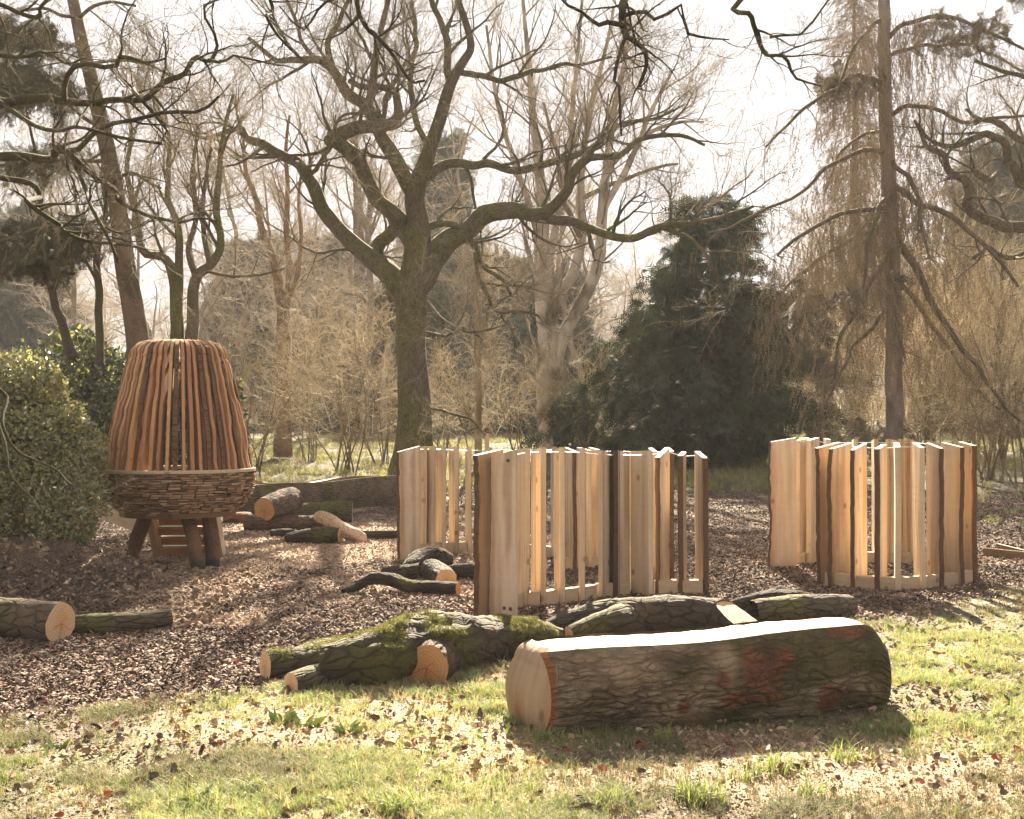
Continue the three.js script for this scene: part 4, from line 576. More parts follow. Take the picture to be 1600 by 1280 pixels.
// ---------- the wood beyond, which reads as one mass ----------
{
  const protos = [1, 2, 3].map((s) => { const r = rngOf(s * 31), o = { seed: s * 7, gnarl: 0.5, up: 0.15, lens: [3.8, 2.2, 1], kids: [0.7, 1.6, 1], rads: [0.07, 0.035, 0.02], depth: 1, sprayFrom: 9, sets: SP.fine, step: 0.6, angle: 1.0, kidUp: 0.25, col: () => [0.27, 0.22, 0.17], tex: 1 }; const G = grower(o), acc = new Acc(), P = [], R = []; for (let k = 0; k <= 12; k++) { P.push(V((vnoise(k * 0.4, s) - 0.5) * 1.6, -0.3 + k * 1.05, (vnoise(k * 0.4, s, 5) - 0.5) * 1.6)); R.push(0.22 * (1 - 0.85 * k / 12)); } acc.tube(P, R, 7, o.col, 1); G.kids(acc, P, R, 12, 0, 0.22); const list = []; const rr = rngOf(s + 500); const ps = acc.p; for (let k = 0; k < 170; k++) { const q = Math.floor((0.12 + 0.88 * rr()) * ps.length / 3) * 3; list.push(along(V(ps[q], ps[q + 1], ps[q + 2]), V(rr() - 0.5, -0.1 + rr() * 0.6, rr() - 0.5), 1.2 + 0.9 * rr(), rr() * 6)); } return { g: acc.geo(), list }; });
  const r = rngOf(4242), spots = [[], [], []], tw = [[], [], []], wood3 = [[], [], []];
  for (let k = 0; k < 170; k++) { const d = 52 + 95 * Math.pow(r(), 0.8), x = (r() - 0.5) * 1.35 * d; const gap = x / d > 0.165 && x / d < 0.25; const p = V(x, height(x, -d) - 0.1, -d), s = (0.75 + 0.6 * r()) * (gap ? 0.45 : 1), m = new THREE.Matrix4().compose(p, new THREE.Quaternion().setFromAxisAngle(V(0, 1, 0), r() * 6.283), V(s, s * (0.85 + 0.4 * r()), s)); const j = Math.floor(r() * 3); spots[j].push(m); for (const q of protos[j].list) tw[Math.floor(r() * 3)].push(m.clone().multiply(q)); }
  const g = thing('distant_wood', 'hazy mass of bare trees closing the view all along the back of the clearing', 'wood'); g.userData.kind = 'stuff';
  spots.forEach((l, j) => instances('trunks', protos[j].g, M.barkFine, l, g)); tw.forEach((l, j) => instances('twigs', SP.fine[j], twigGrey, l, g));  // first set holds whole trees, stem and limbs merged in one mesh
  const u = [[], []]; for (let k = 0; k < 1500; k++) { const d = 42 + 45 * r(), x = (r() - 0.5) * 1.2 * d, h = 0.3 + 3.6 * r() * r(); u[k % 2].push(along(V(x, height(x, -d) + h * (0.2 + 0.5 * r()), -d), V((r() - 0.5) * 1.6, 0.3 + r(), (r() - 0.5) * 1.6), 1.4 + 1.6 * r(), r() * 6)); }
  const b = thing('undergrowth', 'tangled bare undergrowth at the foot of the distant trees', 'undergrowth'); b.userData.kind = 'stuff'; u.forEach((l, j) => instances('twigs', SP.hazel[j], twigTan, l, b));
}

// ---------- planks stood on end in circles ----------
function gridGeo(nu, nv, fn) {   // fn(i/nu, j/nv) -> [x, y, z, u, v, r, g, b]
  const p = [], uv = [], c = [], I = []; let hasC = false;
  for (let j = 0; j <= nv; j++) for (let i = 0; i <= nu; i++) { const q = fn(i / nu, j / nv); p.push(q[0], q[1], q[2]); uv.push(q[3], q[4]); if (q.length > 5) { c.push(q[5], q[6], q[7]); hasC = true; } }
  for (let j = 0; j < nv; j++) for (let i = 0; i < nu; i++) { const a = j * (nu + 1) + i, b = a + 1, d = a + nu + 1, e = d + 1; I.push(a, b, d, b, e, d); }
  const g = new THREE.BufferGeometry(); g.setAttribute('position', new THREE.Float32BufferAttribute(p, 3)); g.setAttribute('uv', new THREE.Float32BufferAttribute(uv, 2)); if (hasC) g.setAttribute('color', new THREE.Float32BufferAttribute(c, 3)); g.setIndex(I); g.computeVertexNormals(); return g;
}
const inward = [];
function plank(g, seed, [npx, npy, fpx, w, tn, tf, outer, mat, live = 1]) {
  const N = onGround(npx, npy), k = (fpx - 800) / FPX, Nd = -N.z, a = k * k + 1, b = -2 * (k * N.x + Nd), c = N.x * N.x + Nd * Nd - w * w, D = b * b - 4 * a * c;
  const d = D > 0 ? (-b + Math.sqrt(D)) / (2 * a) : -b / (2 * a), Fp = V(k * d, 0, -d); Fp.y = height(Fp.x, Fp.z);
  const yN = EYE + (HORIZON - tn) * Nd / FPX, yF = EYE + (HORIZON - tf) * d / FPX, In = outer === 'n' ? Fp : N, Out = outer === 'n' ? N : Fp, yi = outer === 'n' ? yF : yN, yo = outer === 'n' ? yN : yF;
  const r = rngOf(seed * 13 + 5), T = 0.022 + 0.006 * r(), U = V(Out.x - In.x, 0, Out.z - In.z), wid = U.length(); U.normalize(); const S = V(U.z, 0, -U.x), rows = 22, uo = r() * 3, vo = r() * 5, y0 = Math.min(N.y, Fp.y) - 0.06;
  const edge = (v) => wid * (1 + 0.0) + live * 0.75 * (0.045 * (vnoise(v * 2.6, seed) - 0.5) + 0.03 * (Math.abs(vnoise(v * 7, seed, 3) - 0.5) - 0.2) + 0.020 * (vnoise(v * 30, seed, 7) - 0.5)), bow = (v) => 0.012 * (vnoise(v * 1.5, seed, 11) - 0.5);
  // section: in at 0, out at edge - rim; chamfered corners
  const NF = 7, tone = mat === M.edgeBark ? null : mat.color, sec = (v) => { const e = edge(v) - 0.014, h = 0.004, q = []; for (let k = 0; k <= NF; k++) q.push([lerp(h, e, k / NF), -T]); q.push([e + 0.004, -T * 0.5], [e + 0.004, T * 0.5]); for (let k = 0; k <= NF; k++) q.push([lerp(e, h, k / NF), T]); q.push([0, T - h], [0, -T + h], [h, -T]); return q; }, NS = 2 * NF + 6;
  const heart = 0.25 + 0.5 * r(), wet = r(), wood2 = (q, v) => { if (!tone) return [0.075, 0.045, 0.03]; const u = q[0] / wid, y = v * 1.5, band = live ? sstep(0.62, 0.96, u + 0.16 * (fbm(y * 2.5, seed, 2, 3) - 0.5)) * (0.35 + 0.65 * vnoise(y * 1.7, seed, 8)) : 0, st = sstep(0.50, 0.70, fbm(u * 7 + seed * 3, y * 0.9, q[1] > 0 ? 1 : 4, 4)) * (0.35 + 0.4 * wet), gray = sstep(0.5, 0.7, fbm(u * 3, y * 1.4 + seed, 6, 3)) * 0.25, foot2 = sstep(0.16, 0.0, v + 0.10 * (fbm(u * 6, seed, y * 3, 3) - 0.5)) * 0.4; let c = [tone.r, tone.g, tone.b]; c = mix3(c, [tone.r * 0.92, tone.g * 0.97, tone.b * 1.06], gray); c = mix3(c, [0.40, 0.225, 0.10], band * 0.75); c = mix3(c, [0.24, 0.145, 0.085], st * 0.85); return mix3(c, [0.26, 0.18, 0.125], foot2); };
  const geo = gridGeo(NS - 1, rows, (s, v) => { const q = sec(v)[Math.round(s * (NS - 1))], top = lerp(yi, yo, q[0] / wid), y = lerp(y0, top, v), o = q[1] + bow(v) * 1; return [In.x + U.x * q[0] + S.x * o, y, In.z + U.z * q[0] + S.z * o, uo + (q[0] + (Math.abs(q[1]) < T * 0.9 ? q[1] : 0)) * 2, vo + y / 2, ...wood2(q, v)]; });
  const cs = sec(1), cap = []; for (let i = 1; i < NS - 2; i++) { const tri = [[0, 0], cs[i], cs[i + 1]]; tri[0] = cs[0]; for (const q of tri) cap.push(q); }
  const cp3 = [], cuv = []; for (const q of cap) { const top = lerp(yi, yo, q[0] / wid), o = q[1] + bow(1); cp3.push(In.x + U.x * q[0] + S.x * o, top, In.z + U.z * q[0] + S.z * o); cuv.push(q[0] * 2, q[1] * 2); }
  const flat = geo.toNonIndexed(); flat.computeVertexNormals(); const capG = triGeo(cp3, cuv); { const cc = []; for (let i = 0; i < cp3.length / 3; i++) cc.push(...(tone ? [tone.r * 0.48, tone.g * 0.44, tone.b * 0.38] : [0.075, 0.045, 0.03])); capG.setAttribute('color', new THREE.Float32BufferAttribute(cc, 3)); }
  const m = part('plank', mergeGeometries([flat, capG]), M.plank, g);
  if (live) { const bg = gridGeo(4, rows, (s, v) => { const e = edge(v), rw = 0.007 + 0.014 * vnoise(v * 5, seed, 21) * live, q = [[e - rw, -T - 0.002], [e - 0.004, -T * 0.8], [e + 0.008 * vnoise(v * 20, seed, 5), 0], [e - 0.004, T * 0.8], [e - rw * 0.8, T + 0.002]][Math.round(s * 4)], top = lerp(yi, yo, q[0] / wid) - 0.002, y = lerp(y0, top, v), o = q[1] + bow(v); return [In.x + U.x * q[0] + S.x * o, y, In.z + U.z * q[0] + S.z * o, q[1] * 6, y / 0.5]; }); part('bark_edge', bg, M.edgeBark, m); }
  inward.push([In.clone().setY(yi - 0.045).addScaledVector(U, 0.02), N.clone(), U.clone().multiplyScalar(outer === 'n' ? -1 : 1), S, wid, In, yi, T]); return m;
}
function kerb(g, pts, seed, back = 0.03, h = 0.135, dep = 0.09) {      // low blocks laid between the planks
  const r = rngOf(seed);
  for (let k = 0; k < pts.length - 1; k++) {
    const A = onGround(...pts[k]), B = onGround(...pts[k + 1]), len = Math.hypot(B.x - A.x, B.z - A.z); if (len < 0.05) continue;
    const bx = new THREE.BoxGeometry(len - 0.05, h + 0.08, dep, 3, 1, 1); { const p = bx.attributes.position; for (let i = 0; i < p.count; i++) p.setXYZ(i, p.getX(i), p.getY(i) + (p.getY(i) > 0 ? 0.004 * (r() - 0.5) : 0), p.getZ(i)); bx.computeVertexNormals(); const u = bx.attributes.uv, o = r() * 4; for (let i = 0; i < u.count; i++) u.setXY(i, u.getY(i) * 0.3 + o, u.getX(i) * len / 2 + o); }
    const m = part('kerb_block', bx, M.kerb, g), ang = Math.atan2(-(B.z - A.z), B.x - A.x); m.position.set((A.x + B.x) / 2, (A.y + B.y) / 2 + h / 2 - 0.04, (A.z + B.z) / 2); m.rotation.y = ang + (r() - 0.5) * 0.03; m.translateZ(-back - dep / 2);
  }
}
function cable(g, list) { const P = list.map((q) => q[0]); const acc = new Acc(); const fine = []; for (let i = 0; i < P.length - 1; i++) for (let k = 0; k < 4; k++) fine.push(P[i].clone().lerp(P[i + 1], k / 4)); fine.push(P[P.length - 1]); acc.tube(fine, fine.map(() => 0.0045), 6); part('cable', acc.geo(), M.steel, g); }
const boltGeo = new THREE.SphereGeometry(0.016, 10, 6); boltGeo.scale(1, 1, 0.55);
function bolts(g, q, at4, side) { const [, , , S, wid, In, , T] = q, U = V(S.z, 0, -S.x).negate(); for (const [u, y] of at4) { const m = part('bolt', boltGeo, M.bolt, g), s = side; m.position.set(In.x + U.x * u + S.x * (T + 0.004) * s, y, In.z + U.z * u + S.z * (T + 0.004) * s); m.rotation.y = Math.atan2(S.x * s, S.z * s); } }
{
  const g = thing('plank_maze', 'winding screen of pale upright oak planks, the larger and nearer of the two plank enclosures', 'play structure');
  const A = [[622, 876, 655, 0.30, 706, 697, 'n', M.board], [664, 866, 652, 0.28, 697, 699, 'f', M.boardB, 0], [678, 866, 663, 0.28, 697, 699, 'f', M.board, 0], [694, 865, 682, 0.28, 697, 700, 'f', M.boardB, 0.6], [714, 865, 704, 0.28, 698, 700, 'f', M.board, 0], [734, 864, 730, 0.26, 699, 701, 'f', M.board, 0], [764, 866, 766, 0.26, 699, 701, 'f', M.board, 0], [868, 874, 864, 0.26, 698, 701, 'f', M.board, 0], [899, 891, 884, 0.28, 705, 699, 'n', M.board], [923, 889, 904, 0.28, 704, 699, 'n', M.board, 0], [936, 887, 921, 0.28, 703, 699, 'n', M.boardB, 0], [1024, 907, 1016, 0.27, 706, 700, 'n', M.boardB, 0], [1050, 907, 1043, 0.27, 706, 700, 'n', M.boardB]];
  const B = [[744, 967, 783, 0.32, 711, 702, 'n', M.boardC, 1.7], [806, 973, 768, 0.26, 703, 715, 'f', M.board], [824, 949, 805, 0.26, 700, 704, 'f', M.boardB, 0], [850, 948, 833, 0.27, 699, 704, 'f', M.board, 0], [879, 945, 869, 0.27, 699, 704, 'f', M.board, 0], [910, 941, 908, 0.27, 700, 704, 'f', M.board, 0], [939, 936, 952, 0.27, 704, 707, 'f', M.board, 0], [963, 933, 946, 0.2, 704, 707, 'f', M.edgeBark, 0], [965, 932, 985, 0.28, 704, 708, 'f', M.board, 0], [1017, 932, 987, 0.29, 704, 705, 'f', M.board, 0], [1027, 929, 1043, 0.28, 715, 699, 'n', M.board], [1064, 928, 1069, 0.27, 712, 706, 'n', M.board], [1103, 929, 1089, 0.27, 716, 705, 'n', M.board]];
  inward.length = 0; A.forEach((q, i) => plank(g, i + 1, q)); cable(g, inward.slice(0, 8)); cable(g, inward.slice(8));
  inward.length = 0; B.forEach((q, i) => plank(g, i + 41, q)); cable(g, inward.filter((q, i) => i !== 0 && i !== 7));
  const b1 = inward[1]; { const e = b1[2].clone(); for (const [u, y] of [[0.035, 0.05], [0.10, 0.05], [0.035, 0.115], [0.10, 0.115], [0.06, 1.36]]) { const s = b1[3].z > 0 ? 1 : -1, m = part('bolt', boltGeo, M.bolt, g); m.position.set(b1[5].x + e.x * u + b1[3].x * s * 0.031, b1[1].y + y, b1[5].z + e.z * u + b1[3].z * s * 0.031); m.rotation.y = Math.atan2(b1[3].x * s, b1[3].z * s); } }
  kerb(g, [[655, 868], [678, 866], [694, 865], [714, 865], [734, 864], [764, 866], [800, 867], [835, 869], [868, 874], [882, 880]], 3); kerb(g, [[878, 891], [900, 891], [923, 889], [937, 888]], 5); kerb(g, [[1014, 908], [1028, 908], [1051, 908]], 6);
  kerb(g, [[806, 955], [824, 950], [850, 949], [879, 946], [910, 942], [939, 937], [965, 933], [990, 931]], 7); kerb(g, [[1017, 930], [1027, 930], [1064, 929], [1103, 930]], 8, 0.02);
}
{
  const g = thing('plank_circle', 'ring of upright oak planks with dark bark edges, right of the two plank enclosures', 'play structure');
  const C = [[1202, 886, 1243, 0.32, 691, 684, 'n', M.board], [1247, 882, 1262, 0.29, 688, 684, 'n', M.boardB, 0], [1263, 882, 1277, 0.29, 688, 684, 'n', M.board, 0], [1296, 879, 1289, 0.2, 687, 685, 'f', M.board, 0], [1338, 880, 1334, 0.26, 686, 688, 'f', M.board, 0], [1370, 881, 1364, 0.27, 686, 689, 'f', M.boardB, 0], [1388, 881, 1400, 0.28, 686, 689, 'f', M.boardB, 0], [1408, 882, 1419, 0.28, 686, 690, 'f', M.boardC, 0], [1420, 880, 1436, 0.28, 686, 693, 'f', M.boardB, 0], [1452, 882, 1464, 0.28, 688, 694, 'f', M.boardC, 0]];
  const D = [[1277, 912, 1311, 0.32, 700, 691, 'n', M.boardC, 1.2], [1297, 917, 1328, 0.31, 702, 692, 'n', M.boardB, 1.4], [1331, 921, 1351, 0.30, 704, 693, 'n', M.board], [1370, 924, 1381, 0.29, 702, 694, 'n', M.board], [1404, 925, 1401, 0.28, 699, 692, 'n', M.board, 0], [1444, 923, 1429, 0.29, 700, 692, 'n', M.board, 0], [1474, 919, 1450, 0.29, 701, 692, 'n', M.boardB, 1.2], [1505, 916, 1472, 0.31, 699, 691, 'n', M.boardB], [1526, 912, 1500, 0.31, 697, 690, 'n', M.boardC, 1.5]];
  inward.length = 0; C.forEach((q, i) => plank(g, i + 81, q)); cable(g, inward.slice(0)); inward.length = 0; D.forEach((q, i) => plank(g, i + 121, q)); cable(g, inward);
  kerb(g, [[1240, 885], [1247, 883], [1263, 883], [1280, 881], [1296, 880], [1338, 881], [1370, 882], [1388, 882], [1408, 883], [1430, 882], [1452, 883], [1480, 886]], 9); kerb(g, [[1284, 916], [1297, 917], [1331, 921], [1370, 924], [1404, 925], [1444, 923], [1474, 919], [1505, 916], [1526, 912]], 10, 0.03);
}

// ---------- the hut on legs ----------
{
  const cx = -3.93, cz = -12.95, g = thing('slatted_hut', 'domed hut of upright reddish slats on a shingled bowl, raised on rough log legs', 'play hut', V(cx, 0, cz)), r = rngOf(71);
  // slats: fins set on edge round the bowl, curving in over the top
  const outer = [[0.85, 1.15], [0.822, 1.3], [0.772, 1.58], [0.715, 1.86], [0.65, 2.13], [0.59, 2.36], [0.565, 2.47], [0.525, 2.56], [0.45, 2.62], [0.35, 2.64]], inn = [[0.35, 2.575], [0.40, 2.545], [0.43, 2.47], [0.455, 2.33], [0.51, 2.1], [0.565, 1.85], [0.62, 1.55], [0.665, 1.3], [0.69, 1.15]];
  const oc = new THREE.SplineCurve(outer.map((q) => new THREE.Vector2(...q))), ic = new THREE.SplineCurve(inn.map((q) => new THREE.Vector2(...q)));
  const vars = []; for (let k = 0; k < 10; k++) {
    const wav = (i, s) => (vnoise(i * 0.28, k * 7.7, s) - 0.5) * 0.04 + (vnoise(i * 0.8, k * 3.1, s) - 0.5) * 0.018 + (vnoise(i * 1.9, k * 5.3, s) - 0.5) * 0.014, op = oc.getPoints(34).map((q, i) => new THREE.Vector2(q.x + wav(i, 1) * sstep(0, 3, i), q.y + wav(i, 2) * 0.15 * sstep(0, 6, i))), ip = ic.getPoints(22), sh = new THREE.Shape([...op, ...ip]);
    const th = 0.028 + 0.010 * r(), e = new THREE.ExtrudeGeometry(sh, { depth: th, bevelEnabled: true, bevelThickness: 0.003, bevelSize: 0.003, bevelSegments: 1 }); e.translate(0, 0, -th / 2); { const p = e.attributes.position, u = e.attributes.uv; for (let i = 0; i < u.count; i++) u.setXY(i, p.getX(i) * 2 + k * 0.37 + p.getZ(i) * 2, p.getY(i) / 2 + k * 0.21); }
    const bs = new THREE.Shape([...op.slice(0, 30), ...op.slice(0, 30).reverse().map((q, i) => new THREE.Vector2(q.x - 0.018 - 0.02 * vnoise(i * 0.6, k, 4), q.y - 0.002))]), b = new THREE.ExtrudeGeometry(bs, { depth: th + 0.010, bevelEnabled: false }); b.translate(0.005, 0, -th / 2 - 0.005); vars.push([e, b]);
  }
  const NF = 57, away = Math.atan2(cz, cx); for (let k = 0; k < NF; k++) { const a = k / NF * Math.PI * 2 + (r() - 0.5) * 0.02, da = Math.atan2(Math.sin(-a - away), Math.cos(-a - away)); if (Math.abs(da) < 0.30) continue; const v = vars[Math.floor(r() * 10)], m = part('slat', v[0], M.fin[Math.floor(r() * 5)], g); m.rotation.y = a; m.rotation.z = (r() - 0.5) * 0.012; m.scale.y = 1; if (r() < 0.28) part('bark_edge', v[1], M.edgeBark, m); }
  // rings that hold the slats, floor, rim
  const ring = (name, r0, r1, y0, y1, mat) => { const q = [[r0, y0], [r1 - 0.004, y0], [r1, y0 + 0.004], [r1, y1 - 0.004], [r1 - 0.004, y1], [r0, y1], [r0, y0]].map((p) => new THREE.Vector2(...p)); const gg = new THREE.LatheGeometry(q, 72).toNonIndexed(); gg.computeVertexNormals(); const u = gg.attributes.uv; for (let i = 0; i < u.count; i++) u.setXY(i, u.getY(i) * 0.4, u.getX(i) * 2.6); return part(name, gg, mat, g); };
  ring('rim', 0.70, 0.885, 1.112, 1.150, M.rim); ring('hoop', 0.44, 0.485, 2.33, 2.38, M.fin[2]); ring('hoop', 0.55, 0.592, 1.88, 1.95, M.fin[0]); ring('floor', 0.02, 0.72, 1.06, 1.10, M.rim);
  // bowl: courses of small split blocks over a dark lining
  const Rb = pw([0.58, 0.64, 0.70, 0.80, 0.92, 1.12], [0.50, 0.62, 0.71, 0.785, 0.825, 0.845]); ring('lining', 0.05, 0.66, 0.60, 0.66, M.block[3]);
  { const q = []; for (let k = 0; k <= 10; k++) { const y = 0.59 + k * 0.052; q.push(new THREE.Vector2(Rb(y) - 0.075, y)); } part('lining', new THREE.LatheGeometry(q, 48), M.block[3], g); }
  const cell = new THREE.BoxGeometry(1, 1, 1, 1, 1, 1), all = [], rows = 18; for (let j = 0; j < rows; j++) { const y = 0.605 + (j + 0.5) * 0.505 / rows, R = Rb(y); let a = r() * 0.1; while (a < Math.PI * 2) { const len = 0.055 + 0.085 * r(), w = len / R; all.push([a + w / 2, y + (r() - 0.5) * 0.008, R - 0.06 + 0.07 * r(), len - 0.006, 0.505 / rows * (0.52 + 0.30 * r()), 0.10, Math.floor(r() * 4), (r() - 0.5) * 0.22]); a += w; } }
  const toCam = Math.atan2(-cz, -cx) , facing = (q) => Math.cos(q[0] - Math.atan2(-cz, -cx)); all.sort((p, q) => facing(q) - facing(p)); const rest = [], rc = [];
  all.forEach((q, i) => { const [a, y, R, l, h, d, m, tw] = q, e = new THREE.Object3D(); e.position.set(Math.cos(a) * R, y, Math.sin(a) * R); e.rotation.set(0, Math.PI / 2 - a + tw, 0); e.scale.set(l, h, d); if (i < 300) { const w = part('shingle', cell, M.block[m], g); w.position.copy(e.position); w.rotation.copy(e.rotation); w.scale.copy(e.scale); } else { e.updateMatrix(); rest.push(e.matrix.clone()); const k = M.block[m].color; rc.push([k.r, k.g, k.b]); } });
  instances('shingle', cell, std({ color: 0xffffff, map: wood.map }), rest, g, rc);
  // log legs with tarred feet
  const leg = (pts, rr, seed) => { const P0 = pts.map((q) => V(q.x - cx, q.y, q.z - cz)), [P, R] = smoothPath(P0, rr, 0.05, 0.02, seed), mc = mossy([0.20, 0.105, 0.06], [0.12, 0.075, 0.05], 0.42, 5, seed), acc = new Acc().tube(P, R, 18, (x, y, z, ...n) => { const c = mc(x, y, z, ...n), tar = 1 - sstep(0.10, 0.17, y + 0.07 * vnoise(x * 12, y * 3, z * 12)); return mix3(c, [0.03, 0.027, 0.025], tar * (seed === 1 ? 0 : 1)); }, 0.5, (t, a, p, nx, ny, nz) => 1 + 0.16 * (fbm(p.x * 6 + nx, p.y * 5, p.z * 6 + nz, 3) - 0.5) * 2); part('leg', acc.geo(), M.barkFine, g); };
  const lg = (a, da, b, db) => [at(a[0], a[1], da), at((a[0] + b[0]) / 2 + 2, (a[1] + b[1]) / 2, (da + db) / 2), at(b[0], b[1] + 6, db)];
  leg(lg([231, 800], 13.1, [202, 866], 13.1), [0.085, 0.088, 0.085], 1); leg(lg([291, 800], 12.75, [311, 896], 12.3), [0.078, 0.08, 0.072], 2); leg(lg([325, 800], 13.0, [332, 886], 12.75), [0.082, 0.09, 0.075], 3);
  // steps up to the hut from the far side
  const fp = (x, y, d) => { const q = at(x, y, d); return q.sub(V(cx, 0, cz)); };
  const slab = (name, a, b, h, t, mat, par = g) => { const m = part(name, new THREE.BoxGeometry(a.distanceTo(b), h, t), mat, par); m.position.copy(a).add(b).multiplyScalar(0.5); m.rotation.y = Math.atan2(-(b.z - a.z), b.x - a.x); return m; };
  for (let k = 0; k < 4; k++) { const d = 14.05 - k * 0.16, y = 862 - k * 15.2; slab('riser', fp(248, y, d), fp(338, y, d), 0.075, 0.03, M.step); const a = fp(248, y - 6.6, d), b = fp(338, y - 6.6, d); a.z -= 0.09; b.z -= 0.09; slab('tread', a, b, 0.03, 0.2, M.rim); }
  for (const x of [242, 341]) { const lo = fp(x, 872, 14.05), hi = fp(x, 800, 13.45), m = part('stringer', new THREE.BoxGeometry(0.08, 0.64, 0.16), x === 242 ? M.boardC : M.rim, g); m.position.copy(lo).add(hi).multiplyScalar(0.5); m.rotation.x = 0.55; }
}
// slide running down from the hut to the left
{
  const g = thing('wooden_slide', 'pale timber slide sloping down beside the glossy bush, partly behind the hut', 'slide');
  const a = at(120, 778, 14.9), b = at(262, 838, 14.2); b.y = Math.max(b.y, height(b.x, b.z) + 0.02);
  const beam = (name, o, h, t, mat) => { const A = a.clone().add(o), B = b.clone().add(o), L = A.distanceTo(B), m = part(name, new THREE.BoxGeometry(L, h, t, 8, 1, 1), mat, g); m.position.copy(A).add(B).multiplyScalar(0.5); const e = B.clone().sub(A); m.rotation.order = 'YXZ'; m.rotation.y = Math.atan2(-e.z, e.x); m.rotation.z = Math.asin(e.y / L); return m; };
  beam('side_board', V(0, 0, 0), 0.24, 0.05, M.boardB); beam('side_board', V(0.15, 0.02, -0.5), 0.24, 0.05, M.boardB); beam('bed', V(0.08, -0.02, -0.25), 0.02, 0.45, M.steel);
}

// ---------- logs ----------
const G = (px, py, lift = 0) => { const p = onGround(px, py); p.y += lift; return p; };
const DARK = [0.05, 0.037, 0.03];
function lying(list, sink = 0.85) { return list.map(([px, py, r, up]) => { const p = onGround(px, py); p.z -= r * 0.55; p.y = height(p.x, p.z) + r * sink + (up ?? 0); return p; }); }
const rads = (l) => l.map((q) => q[2]);
function lieLog(name, label, l, o = {}) { return log(name, label, lying(l, o.sink), rads(l), o); }
lieLog('mossy_log', 'large lumpy log with green moss behind the left end of the carved bench', [[502, 1074, 0.13], [535, 1072, 0.14], [590, 1068, 0.165], [645, 1054, 0.19], [710, 1046, 0.18], [780, 1038, 0.165], [840, 1031, 0.14], [870, 1028, 0.11]], { seed: 1, mossy: 0.50, lump: 0.3, fine: 0.1, bark: [0.06, 0.043, 0.032], moss: [0.08, 0.075, 0.018], mscale: 3.4, step: 0.035, seg: 36, fuzz: 3500 });
lieLog('short_log', 'short mossy log with a pale sawn end, left of the lumpy mossy log', [[411, 1066, 0.10], [450, 1061, 0.10], [500, 1048, 0.105], [545, 1038, 0.1]], { seed: 2, fuzz: 700, mossy: 0.48, moss: [0.09, 0.09, 0.022], step: 0.04 });
lieLog('split_log', 'small grey split log lying in front of the short mossy log', [[452, 1083, 0.075], [480, 1078, 0.09], [505, 1073, 0.09]], { seed: 3, mossy: 0.25, sink: 0.5, step: 0.03, bark: [0.10, 0.08, 0.065] });
{ const p = G(673, 1061); p.z += 0.06; log('log_butt', 'log pointing at the viewer with an orange ringed sawn end under the lumpy mossy log', [p.clone().add(V(-0.02, 0.085, 0.03)), p.clone().add(V(0.03, 0.10, -0.18)), p.clone().add(V(0.12, 0.12, -0.5))], [0.145, 0.155, 0.16], { seed: 4, bark: [0.08, 0.05, 0.035], ends: ['cutOrange', 'cut'], step: 0.03, mossy: 0.2 }); }
log('dark_log', 'thick dark oak log with a slanting pale cut, behind the middle of the carved bench', lying([[838, 1000, 0.05], [880, 998, 0.10], [950, 997, 0.15], [1040, 996, 0.165], [1120, 996, 0.16], [1165, 996, 0.15]]), [0.05, 0.10, 0.145, 0.16, 0.16, 0.15], { seed: 5, bark: [0.062, 0.045, 0.035], mossy: 0.3, ends: [null, 'cut'], skew: -1.5, step: 0.035, seg: 32 });
lieLog('stump_piece', 'mossy stub with a thin pale rim poking up in front of the thick dark log', [[890, 1008, 0.07], [930, 1006, 0.11], [963, 1006, 0.14], [986, 1002, 0.15]], { seed: 6, bark: [0.07, 0.052, 0.036], moss: [0.10, 0.09, 0.035], mossy: 0.45, skew: -0.35, step: 0.03 });
lieLog('mossy_log', 'grey green mossy log lying between the dark log and the right plank ring', [[1178, 974, 0.10], [1230, 972, 0.115], [1290, 968, 0.115], [1330, 964, 0.10]], { seed: 7, fuzz: 700, bark: [0.12, 0.092, 0.068], moss: [0.13, 0.12, 0.05], mossy: 0.46, step: 0.035, ends: [null, 'cut'] });
lieLog('gnarled_branch', 'knobbly dark branch lying behind the grey green mossy log', [[1140, 958, 0.06], [1180, 955, 0.085], [1212, 951, 0.09], [1250, 945, 0.07], [1275, 943, 0.04]], { seed: 8, bark: DARK, lump: 0.4, step: 0.03 });
lieLog('gnarled_branch', 'small dark stub standing up among the logs behind the bench', [[1196, 944, 0.05], [1214, 944, 0.06, 0.05], [1234, 940, 0.05]], { seed: 9, bark: DARK, lump: 0.4, step: 0.03 });
lieLog('sawn_log', 'thick log with a broad pale sawn face entering at the left edge', [[-90, 988, 0.165], [-20, 995, 0.165], [40, 1001, 0.16], [88, 1006, 0.155]], { seed: 10, fuzz: 700, mossy: 0.45, bark: [0.12, 0.085, 0.055], moss: [0.10, 0.09, 0.025], step: 0.05 });
lieLog('hollow_ended_log', 'slim mossy log with a hollow end right of the sawn log on the left', [[100, 992, 0.075], [150, 992, 0.085], [210, 988, 0.085], [262, 982, 0.08]], { seed: 11, fuzz: 800, mossy: 0.52, bark: [0.11, 0.082, 0.058], moss: [0.11, 0.10, 0.03], step: 0.04 });
log('crooked_branch', 'dark crooked branch with an orange end arching off the bark chips', [G(536, 929, 0.02), G(556, 927, 0.06), G(580, 925, 0.125), G(610, 926, 0.12), G(640, 928, 0.07), G(680, 929, 0.06), G(716, 931, 0.06)], [0.03, 0.05, 0.062, 0.065, 0.06, 0.062, 0.065], { seed: 12, bark: DARK, lump: 0.3, fine: 0.12, ends: [null, 'cutOrange'], step: 0.03, seg: 20 });
